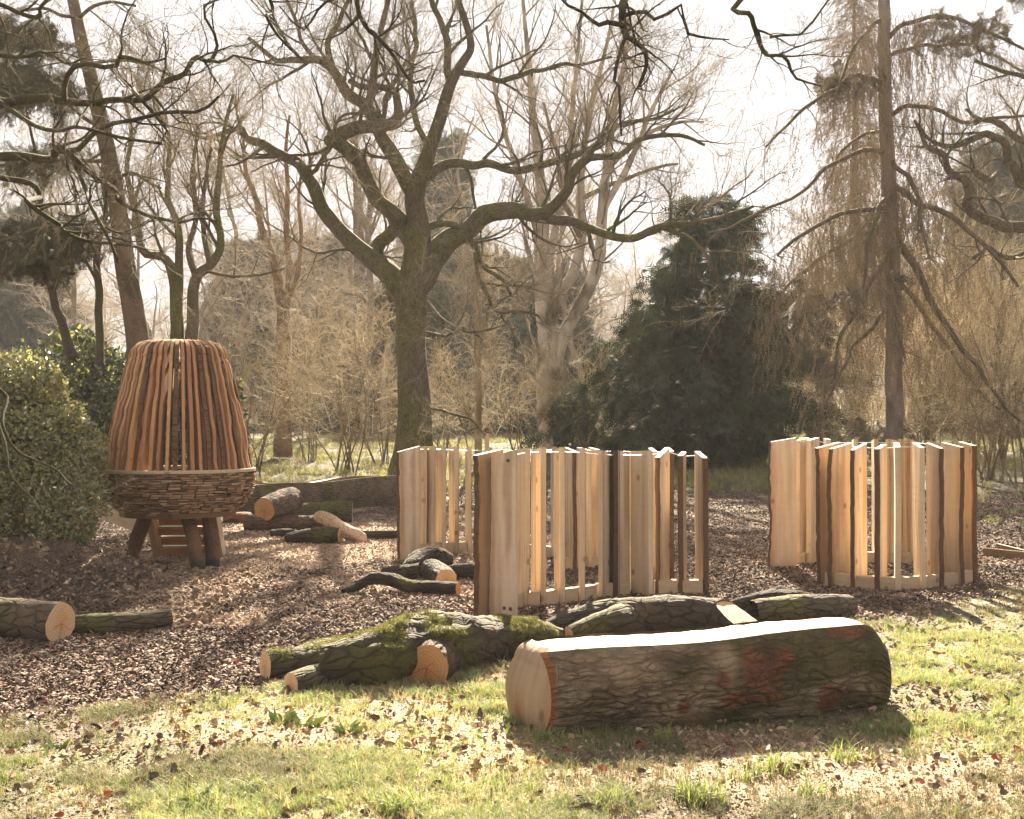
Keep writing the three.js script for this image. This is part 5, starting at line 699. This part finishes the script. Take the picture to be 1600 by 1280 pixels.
log('dark_log', 'dark stump-like log humped at the foot of the leftmost tall plank', [G(638, 905, 0.08), G(655, 899, 0.17), G(680, 897, 0.2), G(705, 900, 0.14)], [0.09, 0.12, 0.12, 0.1], { seed: 13, ends: [null, null], round: [0.1, 0.1], bark: DARK, lump: 0.35, step: 0.03 });
lieLog('dark_log', 'dark thin log left of the humped stump-like log', [[600, 903, 0.06], [625, 906, 0.08], [655, 906, 0.09]], { seed: 14, ends: ['cut', null], bark: DARK, lump: 0.25, step: 0.03 });
{ const p = G(697, 917); log('log_butt', 'log with a round yellow sawn end facing the viewer beside the crooked branch', [p.clone().add(V(0.0, 0.075, 0.02)), p.clone().add(V(-0.08, 0.09, -0.25)), p.clone().add(V(-0.2, 0.1, -0.6))], [0.105, 0.115, 0.115], { seed: 15, bark: DARK, step: 0.03 }); }
lieLog('dark_log', 'dark log disappearing behind the tall plank nearest the viewer', [[688, 905, 0.07], [720, 906, 0.09], [760, 905, 0.09]], { seed: 16, bark: DARK, lump: 0.25, step: 0.03 });
// pile beyond the hut
{ const p = at(413, 797, 16.9); log('sawn_log', 'log with an orange ringed face propped on the pile right of the hut', [p, p.clone().add(V(0.16, 0.07, -0.35)), p.clone().add(V(0.3, 0.12, -0.7))], [0.185, 0.2, 0.2], { seed: 17, bark: [0.15, 0.11, 0.08], ends: ['cutOrange', 'cut'], lump: 0.2, step: 0.04 }); }
lieLog('dark_log', 'dark log under the propped orange faced log right of the hut', [[381, 829, 0.11], [420, 830, 0.13], [470, 828, 0.12], [500, 824, 0.1]], { seed: 18, bark: [0.12, 0.07, 0.05], lump: 0.3, step: 0.04 });
lieLog('squared_log', 'mossy log with a sunlit top behind the pale peeled branch', [[440, 817, 0.17], [480, 817, 0.18], [520, 817, 0.19], [549, 817, 0.19]], { seed: 19, fuzz: 700, bark: [0.11, 0.08, 0.055], moss: [0.12, 0.12, 0.035], mossy: 0.46, lump: 0.1, step: 0.04 });
lieLog('dark_log', 'blunt dark log in front of the pale peeled branch', [[447, 849, 0.07], [475, 850, 0.11], [505, 850, 0.125], [530, 849, 0.11]], { seed: 20, bark: DARK, lump: 0.25, step: 0.035 });
log('peeled_branch', 'pale peeled branch slanting across the dark logs right of the hut', [at(490, 806, 15.7), at(506, 809, 15.65), at(525, 820, 15.6), at(545, 832, 15.5), at(560, 838, 15.45), at(571, 850, 15.4)], [0.085, 0.095, 0.09, 0.105, 0.10, 0.06], { seed: 21, bark: [0.62, 0.45, 0.32], moss: [0.5, 0.34, 0.22], mossy: 0.3, lump: 0.3, fineBark: true, ends: [null, null], round: [0.12, 0.1], step: 0.03 });
lieLog('dark_log', 'slim dark log stretching right from the pale peeled branch', [[556, 842, 0.06], [590, 843, 0.065], [628, 842, 0.06]], { seed: 22, bark: DARK, lump: 0.2, step: 0.04 });
lieLog('short_log', 'short reddish log peeping out beside the right leg of the hut', [[348, 818, 0.09], [372, 818, 0.1], [388, 816, 0.09]], { seed: 23, bark: [0.22, 0.10, 0.06], step: 0.04 });
lieLog('fallen_branch', 'fallen mossy limb sloping behind the right plank ring beside the larch trunk', [[1500, 716, 0.1], [1470, 716, 0.11], [1440, 716, 0.12, 0.25], [1415, 716, 0.12, 0.75], [1400, 716, 0.1, 1.1]], { seed: 24, step: 0.1 });
lieLog('short_log', 'small dark chunk between the propped log and the hollowed trunk', [[440, 800, 0.09], [462, 801, 0.11], [484, 800, 0.1]], { seed: 31, bark: DARK, step: 0.04 });
lieLog('short_log', 'little dark chunk tucked under the left end of the blunt dark log', [[425, 838, 0.05], [440, 839, 0.065], [456, 838, 0.06]], { seed: 32, bark: DARK, step: 0.03 });
// hollowed trunk: a trough open along its top
{
  const g = thing('trough_log', 'long hollowed out trunk lying like a trough behind the log pile', 'log'), a = G(372, 806), b = G(640, 792), ax = b.clone().sub(a).setY(0), L = ax.length(); ax.normalize(); const bk = V(ax.z, 0, -ax.x); if (bk.z > 0) bk.negate();
  const base = (t) => { const p = a.clone().lerp(b, t); p.y = height(p.x, p.z); return p; }, Hf = (t) => 0.50 + 0.09 * t + 0.02 * Math.sin(t * 9), Hb = (t) => 0.52 + 0.05 * Math.sin(t * 7 + 2) + 0.10 * sstep(0.3, 0.0, t), W = 0.95;
  const mc = mossy([0.17, 0.125, 0.085], [0.12, 0.115, 0.035], 0.4, 2.5, 3);
  const strip = (name, fn, nu, mat, col) => part(name, gridGeo(nu, 60, (s, t) => { const [o, h] = fn(s, t), p = base(t).addScaledVector(bk, o); p.y += h; const n = 0.03 * (fbm(p.x * 3, p.y * 3, p.z * 3, 3) - 0.5) * (name === 'bark' ? 2 : 0.6); p.addScaledVector(bk, n); p.y += n * 0.5; return [p.x, p.y, p.z, s * 1.2, t * L / 0.7, ...(col ? col(p.x, p.y, p.z, 0, 0, 0) : [0.62, 0.47, 0.32])]; }), mat, g);
  strip('bark', (s, t) => { const an = Math.PI * 0.5 * s; return [0.10 - 0.13 * Math.sin(s * Math.PI * 0.8), lerp(-0.1, Hf(t), s)]; }, 10, M.bark, mc);
  strip('rim', (s, t) => [0.10 - 0.13 * Math.sin(Math.PI * 0.8) + s * 0.13, Hf(t) + 0.004 * Math.sin(s * 3.14)], 4, M.carved);
  strip('hollow', (s, t) => { const an = Math.PI * s; return [0.15 + (W - 0.3) * (0.5 - 0.5 * Math.cos(an)), s < 0.5 ? lerp(Hf(t), 0.16, Math.sin(an)) : lerp(Hb(t), 0.16, Math.sin(an))]; }, 16, M.carved, (x, y, z) => { const n = fbm(x * 3, y * 6, z * 3, 3); return mix3([0.10, 0.075, 0.055], [0.3, 0.21, 0.14], sstep(0.45, 0.65, n)); });
  strip('rim', (s, t) => [W - 0.15 + s * 0.12, Hb(t) + 0.004], 4, M.carved); strip('bark', (s, t) => [W - 0.03 + 0.1 * Math.sin(s * 2.5), lerp(Hb(t), -0.1, s)], 6, M.bark, mc);
}

// ---------- the carved log bench in front ----------
{
  const g = thing('log_bench', 'big log bench nearest the viewer, its top carved pale and smooth', 'bench'), a = G(866, 1151), b = G(1400, 1105), ax = b.clone().sub(a).setY(0), L = ax.length(); ax.normalize(); const bk = V(ax.z, 0, -ax.x); if (bk.z > 0) bk.negate();
  const H = (t) => lerp(0.425, 0.475, t) - 0.014 * Math.sin(t * 3.14) + 0.006 * Math.sin(t * 11) - 0.13 * Math.pow(sstep(0.90, 1.0, t), 2.2), W = (t) => 0.55 + 0.03 * Math.sin(t * 5), half = (t, h) => { const q = (h / H(t) - 0.52) / 0.60; return W(t) / 2 * Math.sqrt(Math.max(0.02, 1 - 0.9 * q * q)) * (1 - 0.25 * Math.pow(sstep(0.965, 1.0, t), 2)); };
  const pos = (t, o, h) => { const sl = clamp((o + W(t) / 2) / W(t)), sk = (0.115 * sl + 0.03 * Math.sin(sl * 3.1)) * sstep(0.5, 0, t); const p = a.clone().addScaledVector(ax, t * L - sk).addScaledVector(bk, 0.235 + o); const y0 = lerp(a.y, b.y, t) - 0.05; p.y = y0 + h * (H(t) + 0.05) / H(t); return p; };
  const cutL = (h, t) => 0; // bark starts at the end face
  const spot = (t, h, ct, ch, rt, rh) => Math.exp(-(((t - ct) / rt) ** 2) - (((h - ch) / rh) ** 2));
  const bcol = (t, h, s0) => {
    const x = t * L, hh = h / H(t), n = fbm(x * 4, h * 6, 3, 4), n2 = fbm(x * 9, h * 14, 7, 3), mossA = sstep(0.38, 0.56, n * 0.7 + 0.25 * hh + 0.30 * t - 0.16), grey = mix3([0.205, 0.145, 0.092], [0.33, 0.25, 0.17], n2);
    const lich = sstep(0.60, 0.72, fbm(x * 16, h * 22, 9, 3)) * 0.6, dirt = sstep(0.52, 0.7, fbm(x * 6, h * 9, 12, 4)) * 0.6; let c = mix3(mix3(mix3(grey, [0.36, 0.31, 0.235], lich), [0.10, 0.07, 0.05], dirt), mix3([0.065, 0.05, 0.026], [0.10, 0.088, 0.025], n2), mossA * 0.92);
    const red = sstep(0.40, 0.62, (n2 * 0.55 + 0.75 * Math.max(spot(t, hh, 0.60, 0.62, 0.10, 0.34), spot(t, hh, 0.36, 0.33, 0.03, 0.12), spot(t, hh, 0.53, 0.36, 0.07, 0.11), spot(t, hh, 0.80, 0.28, 0.05, 0.2), spot(t, hh, 0.86, 0.95, 0.10, 0.09), spot(t, hh, 0.47, 0.6, 0.03, 0.1)) - 0.18));
    c = mix3(c, mix3([0.12, 0.045, 0.026], [0.27, 0.10, 0.05], n2), red * 0.88); const edge = 1 - sstep(0.010, 0.022, t + 0.012 * (vnoise(h * 30, 2) - 0.5)); return mix3(c, [0.36, 0.14, 0.055], edge * (s0 < 0.5 ? 1 : 0));
  };
  const NB = 110, NT = 420; const bg = gridGeo(NB, NT, (s, t) => {
    let o, h; const Ht = H(t); if (s < 0.44) { h = Ht * (1 - s / 0.44); o = -half(t, h); } else if (s > 0.56) { h = Ht * (s - 0.56) / 0.44; o = half(t, h); } else { h = 0; o = lerp(-half(t, 0), half(t, 0), (s - 0.44) / 0.12); }
    const p = pos(o < 0 ? t * 1.014 - 0.014 : t * 0.97 + 0.03, o, h), side = o < 0 ? -1 : 1, lump = (0.04 * (fbm(t * L * 3, h * 5, side, 3) - 0.5) + 0.02 * (vnoise(t * L * 7, h * 22, side * 2) - 0.5) + 0.016 * (barkOak.g(s * 2.4, t * L / 0.62) - 0.6)) * sstep(0, 0.08, Ht - h) * sstep(0, 0.03, t); p.addScaledVector(bk, side * lump); const c = bcol(t, h, s); return [p.x, p.y, p.z, s * 2.4, t * L / 0.62, ...c];
  }); part('bark', bg, M.barkOak, g);
  // carved surface: up the left end, over the rounded corner and along the top
  const NC = 130; const cg = gridGeo(18, NC, (s, q) => {
    let t, h; const k = q * NC, Hc = H(0) ; if (k < 26) { h = Hc * (k / 26) * 0.78; t = -0.012 * Math.sin(k / 26 * 3.1) + 0.012 * (k / 26) ** 3 ; } else if (k < 38) { const f = (k - 26) / 12 * Math.PI / 2; h = Hc * (0.78 + 0.22 * Math.sin(f)); t = 0.012 + 0.045 * (1 - Math.cos(f)); } else { t = 0.057 + (k - 38) / (NC - 38) * 0.943; h = H(t); }
    const tt = clamp(t), hw = half(tt, Math.min(h, H(tt))) + 0.0, o = lerp(-hw, hw, s), p = pos(tt, o, h); p.addScaledVector(ax, (t - tt) * L);
    const e = 1 - Math.pow(Math.abs(2 * s - 1), 6), saw = k > 34 ? (0.012 * (vnoise(t * 42 + s * 3, s * 3, 1) - 0.5) + 0.016 * (fbm(t * 6, s * 2, 4, 2) - 0.5)) * e : 0; p.y += saw + (k >= 38 ? -0.034 * Math.pow(Math.abs(2 * s - 1), 3) + 0.006 : 0); if (k < 38) p.addScaledVector(ax, 0.012 * (fbm(s * 3, h * 8, 2, 2) - 0.5) * e);
    let c = mix3([0.32, 0.25, 0.175], [0.23, 0.165, 0.105], fbm(t * 8, s * 5, h * 6, 3)); if (k < 38) { const knot = Math.exp(-(((s - 0.62) / 0.10) ** 2) - (((h - 0.10) / 0.07) ** 2)) * sstep(0.3, 0.6, fbm(s * 9, h * 14, 3, 3) + 0.12); c = mix3(c, [0.20, 0.10, 0.05], clamp(knot * 1.2)); } const rimc = sstep(0.88, 1.0, (1 - 2 * s) + 0.1 * (vnoise(t * 50, h * 40) - 0.5)); c = mix3(c, [0.50, 0.24, 0.10], rimc * 0.6);
    return [p.x, p.y, p.z, s * 1.1, k < 38 ? h / 2 : t * L / 2 + 0.3, ...c];
  }); part('carved_seat', cg, M.carved, g);
  const rim = []; for (let k = 0; k < 30; k++) { const s = k / 29; let o, h; const Ht = H(1); if (s < 0.44) { h = Ht * (1 - s / 0.44); o = -half(1, h); } else if (s > 0.56) { h = Ht * (s - 0.56) / 0.44; o = half(1, h); } else { h = 0; o = lerp(-half(1, 0), half(1, 0), (s - 0.44) / 0.12); } rim.push(pos(1, o, h)); } part('cut_face', cutFace(pos(1, 0, H(1) * 0.5), ax.clone(), rim), M.cut, g);
}
// low plank edging at the right
{ const g = thing('plank_edging', 'low board edging set in the bark chips at the right edge', 'edging'), a = G(1538, 868), b = G(1625, 878); const m = part('board', new THREE.BoxGeometry(a.distanceTo(b), 0.13, 0.04), M.block[3], g); m.position.copy(a).add(b).multiplyScalar(0.5); m.position.y += 0.03; m.rotation.y = Math.atan2(-(b.z - a.z), b.x - a.x); const c = b.clone().add(V(-0.1, 0, -1.0)); const n = part('board', new THREE.BoxGeometry(0.04, 0.15, 1.0), M.block[3], g); n.position.copy(b).add(c).multiplyScalar(0.5); n.position.y += 0.03; }
{ const p = foot(761, 712, 31), g = thing('marker_post', 'short pale post with a dark cap showing above the planks beside the oak', 'post', p); part('post', new THREE.BoxGeometry(0.13, 1.0, 0.13), M.rim, g).position.y = 0.4; const c = part('cap', new THREE.CylinderGeometry(0.10, 0.12, 0.16, 4), M.edgeBark, g); c.position.y = 0.97; c.rotation.y = Math.PI / 4; }

// ---------- what grows and lies on the ground ----------
function tuftGeo(seed, blades, h, w, spread) { const r = rngOf(seed), t = []; for (let k = 0; k < blades; k++) { const a = r() * 6.283, bx = (r() - 0.5) * spread, bz = (r() - 0.5) * spread, l = h * (0.45 + 0.7 * r()), lean = 0.25 + 0.9 * r(), dx = Math.cos(a), dz = Math.sin(a), ww = w * (0.7 + 0.6 * r()); const pt = (f) => [bx + dx * lean * l * f * f, l * f * (1 - 0.3 * lean * f), bz + dz * lean * l * f * f]; const sx = -dz * ww, sz = dx * ww; let p = pt(0), pw0 = 1; for (let i = 1; i <= 3; i++) { const q = pt(i / 3), w1 = i === 3 ? 0 : 1 - i / 3.6; const A = [p[0] - sx * pw0, p[1], p[2] - sz * pw0], B = [p[0] + sx * pw0, p[1], p[2] + sz * pw0], C = [q[0] - sx * w1, q[1], q[2] - sz * w1], D = [q[0] + sx * w1, q[1], q[2] + sz * w1]; t.push(...A, ...B, ...C); if (w1) t.push(...B, ...D, ...C); p = q; pw0 = w1; } } return triGeo(t); }
function place(x, z, s, r, tilt = 0.15, lift = 0) { const m = new THREE.Matrix4(), q = new THREE.Quaternion().setFromEuler(new THREE.Euler((r() - 0.5) * tilt, r() * 6.283, (r() - 0.5) * tilt)); return m.compose(V(x, height(x, z) + lift, z), q, V(s, s * (0.75 + 0.5 * r()), s)); }
{
  const r = rngOf(900), l = [[], [], []], c = [[], [], []];
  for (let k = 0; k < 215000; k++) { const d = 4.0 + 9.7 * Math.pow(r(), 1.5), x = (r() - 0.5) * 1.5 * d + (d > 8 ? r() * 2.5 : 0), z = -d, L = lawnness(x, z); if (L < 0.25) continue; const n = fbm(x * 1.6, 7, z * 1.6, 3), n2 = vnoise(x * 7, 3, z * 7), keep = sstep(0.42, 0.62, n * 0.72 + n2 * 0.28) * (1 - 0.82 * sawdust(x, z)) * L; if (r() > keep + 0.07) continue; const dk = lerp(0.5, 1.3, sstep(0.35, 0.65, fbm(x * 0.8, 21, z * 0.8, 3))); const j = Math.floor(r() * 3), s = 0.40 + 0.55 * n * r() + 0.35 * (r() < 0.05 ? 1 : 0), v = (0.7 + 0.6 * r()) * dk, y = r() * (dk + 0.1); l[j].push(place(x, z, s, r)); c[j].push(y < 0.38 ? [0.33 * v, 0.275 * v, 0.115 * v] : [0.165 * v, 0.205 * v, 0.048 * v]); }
  // taller tufts in front of the bench
  for (const [px, py, n] of [[1090, 1255, 16], [1170, 1218, 7], [1222, 1205, 9], [1330, 1190, 6], [960, 1262, 6], [1260, 1250, 6], [850, 1160, 8], [1035, 1160, 6], [300, 1262, 16], [620, 1265, 12], [380, 1240, 9]]) { const p = onGround(px, py); for (let k = 0; k < n; k++) { const j = k % 3, v = 0.8 + 0.5 * r(); l[j].push(place(p.x + (r() - 0.5) * 0.16, p.z + (r() - 0.5) * 0.10, 1.05 + 0.6 * r(), r)); c[j].push([0.20 * v, 0.235 * v, 0.06 * v]); } }
  const g = thing('grass', 'thin sunlit grass of the lawn in the foreground', 'grass'); g.userData.kind = 'stuff'; l.forEach((q, j) => instances('blades', tuftGeo(j + 1, 11, 0.085, 0.0024, 0.07), M.grass, q, g, c[j]));
}
{
  const r = rngOf(901), l = [], c = [], geo = tuftGeo(9, 9, 0.22, 0.012, 0.25);
  for (let k = 0; k < 46000; k++) { const d = 22 + 32 * Math.pow(r(), 1.3), x = (r() - 0.5) * 1.15 * d, z = -d, q = groundColor(x, z); if (q[1] < q[0] * 0.92 || r() > 0.75) continue; const v = 0.7 + 0.7 * r(); l.push(place(x, z, 0.5 + 0.6 * r(), r)); c.push(r() < 0.35 ? [0.27 * v, 0.225 * v, 0.10 * v] : [0.21 * v, 0.215 * v, 0.065 * v]); }
  for (let k = 0; k < 9000; k++) { const x = 8.3 + (r() - 0.5) * 7, z = -16 + (r() - 0.5) * 8, q = groundColor(x, z); if (q[1] < q[0] * 0.95) continue; const v = 0.7 + 0.7 * r(); l.push(place(x, z, 0.25 + 0.3 * r(), r)); c.push([0.15 * v, 0.18 * v, 0.05 * v]); }
  instances('woodland_herbs', geo, M.grass, l, scene, c); tag(scene.children[scene.children.length - 1], 'low sunlit green ground cover under the trees beyond the bark chips', 'ground cover');
}
{ // bark chips
  const r = rngOf(902), vs = [1, 2, 3].map((s) => { const q = rngOf(s * 3), t = []; const n = 4, W = 0.007 + 0.005 * q(), L = 0.058; const P = []; for (let k = 0; k <= n; k++) { const f = k / n - 0.5, w = W * (k === 0 || k === n ? 0.35 + 0.4 * q() : 0.8 + 0.4 * q()); P.push([f * L, 0.006 * Math.cos(f * 3 * (q() + 0.5)) - 0.002, -w], [f * L, 0.006 * Math.cos(f * 3) + 0.003 * q(), w]); } for (let k = 0; k < n; k++) { const a = P[2 * k], b = P[2 * k + 1], c = P[2 * k + 2], d = P[2 * k + 3]; t.push(...a, ...b, ...c, ...b, ...d, ...c); const lo = (p) => [p[0], p[1] - 0.006, p[2]]; t.push(...a, ...c, ...lo(a), ...c, ...lo(c), ...lo(a), ...b, ...lo(b), ...d, ...d, ...lo(b), ...lo(d)); } return triGeo(t); });
  const l = [[], [], []], c = [[], [], []];
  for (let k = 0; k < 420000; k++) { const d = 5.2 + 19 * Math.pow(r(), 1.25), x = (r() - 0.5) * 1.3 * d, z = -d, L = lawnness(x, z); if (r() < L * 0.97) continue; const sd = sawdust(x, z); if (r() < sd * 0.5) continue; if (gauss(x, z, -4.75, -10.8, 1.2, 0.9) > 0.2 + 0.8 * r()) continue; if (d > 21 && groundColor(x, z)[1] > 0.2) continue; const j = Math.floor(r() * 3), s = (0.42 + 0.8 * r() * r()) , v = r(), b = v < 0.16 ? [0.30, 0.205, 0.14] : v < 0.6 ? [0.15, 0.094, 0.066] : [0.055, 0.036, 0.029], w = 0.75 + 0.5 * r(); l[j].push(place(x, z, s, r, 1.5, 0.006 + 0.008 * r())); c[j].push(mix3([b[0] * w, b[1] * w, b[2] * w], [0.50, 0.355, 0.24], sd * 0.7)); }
  const g = thing('bark_chips', 'brown bark chips covering the play area', 'bark chips'); g.userData.kind = 'stuff'; l.forEach((q, j) => instances('chips', vs[j], M.chip, q, g, c[j]));
}
{ // fallen leaves, crumbs of soil and sticks on the lawn and under the bush
  const r = rngOf(903), leaf = leafGeo(0.07, 0.022, 5, true), l = [], c = [];
  for (let k = 0; k < 9000; k++) { const d = 4.2 + 8 * Math.pow(r(), 1.3), x = (r() - 0.5) * 1.45 * d, z = -d; if (r() > lawnness(x, z) + 0.15) continue; if (vnoise(x * 2.5, 11, z * 2.5) < 0.42 && r() < 0.75) continue; const e = along(V(x, height(x, z) + 0.012 + 0.01 * r(), z), V(r() - 0.5, (r() - 0.5) * 0.5, r() - 0.5), 0.35 + 0.6 * r() * r(), r() * 6.28); l.push(e); const v = r(); c.push(v < 0.12 ? [0.36, 0.10, 0.04] : v < 0.5 ? [0.26, 0.17, 0.10] : v < 0.85 ? [0.09, 0.06, 0.042] : [0.46, 0.36, 0.26]); }
  for (let k = 0; k < 2200; k++) { const x = -4.75 + (r() - 0.5) * 4.5, z = -10.7 + (r() - 0.5) * 3.4; l.push(along(V(x, height(x, z) + 0.015, z), V(r() - 0.5, (r() - 0.5) * 0.4, r() - 0.5), 0.5 + 0.6 * r(), r() * 6.28)); const v = 0.5 + r(); c.push([0.17 * v, 0.12 * v, 0.08 * v]); }
  instances('fallen_leaves', leaf, std({ color: 0xffffff, roughness: 0.7, side: THREE.DoubleSide }), l, scene, c); tag(scene.children[scene.children.length - 1], 'dead leaves scattered over the lawn and the dark mound', 'leaves');
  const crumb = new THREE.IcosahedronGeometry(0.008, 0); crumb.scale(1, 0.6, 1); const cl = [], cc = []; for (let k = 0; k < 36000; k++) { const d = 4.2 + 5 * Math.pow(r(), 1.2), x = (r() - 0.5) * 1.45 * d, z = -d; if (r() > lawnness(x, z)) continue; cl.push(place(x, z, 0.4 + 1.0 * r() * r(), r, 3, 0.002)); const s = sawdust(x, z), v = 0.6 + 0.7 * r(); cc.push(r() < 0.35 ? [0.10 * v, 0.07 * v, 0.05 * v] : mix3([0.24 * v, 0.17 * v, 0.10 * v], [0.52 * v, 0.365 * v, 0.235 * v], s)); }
  instances('sawdust', crumb, M.chip, cl, scene, cc); tag(scene.children[scene.children.length - 1], 'sawdust and crumbs of wood strewn over the lawn around the bench', 'sawdust');
}
// broad-leaved weeds
{
  const lg = [leafGeo(0.16, 0.032, 11, false), leafGeo(0.13, 0.036, 12, false)], lm = [[0.13, 0.19, 0.055], [0.20, 0.25, 0.07], [0.09, 0.14, 0.045]].map((c) => new THREE.MeshPhysicalMaterial({ color: new THREE.Color(...c), roughness: 0.45, transmission: 0.25, thickness: 0, side: THREE.DoubleSide }));
  const weed = (label, px, py, n, s, seed) => { const p = onGround(px, py), g = thing('broad_leaved_weed', label, 'weed', p), r = rngOf(seed); for (let k = 0; k < n; k++) { const a = k * 2.4 + r(), m = part('leaf', lg[k % 2], lm[Math.floor(r() * 3)], g); m.matrixAutoUpdate = true; const e = V(Math.cos(a), 0.5 + 0.9 * r(), Math.sin(a)), M4 = along(V(Math.cos(a) * 0.02, -0.01, Math.sin(a) * 0.02), e, 0.8 * s * (0.5 + 0.6 * r()), -a); M4.decompose(m.position, m.quaternion, m.scale); } };
  weed('largest clump of broad green weed leaves on the lawn, left of centre', 440, 1128, 14, 0.85, 1); weed('broad weed touching the right side of the largest weed clump', 478, 1136, 11, 0.8, 2); weed('paler weed rosette between the largest weed clump and the bench', 545, 1146, 10, 0.75, 3); weed('small upright weed just in front of the orange log end', 716, 1086, 7, 0.75, 4); weed('weed clump at the bottom edge, left of centre', 300, 1262, 12, 0.8, 5); weed('small weed in the shadow under the carved bench', 1055, 1178, 6, 0.6, 6); weed('pale single weed at the bottom edge below the largest clump', 588, 1255, 5, 0.7, 7); weed('small yellow green shoot beside the humped dark log', 628, 895, 4, 0.8, 8); weed('small weed near the grass edge on the left', 90, 1170, 7, 0.6, 9); weed('low weed on the grass right of the right plank ring', 1400, 985, 6, 0.6, 10);
}
renderer.render(scene, camera);
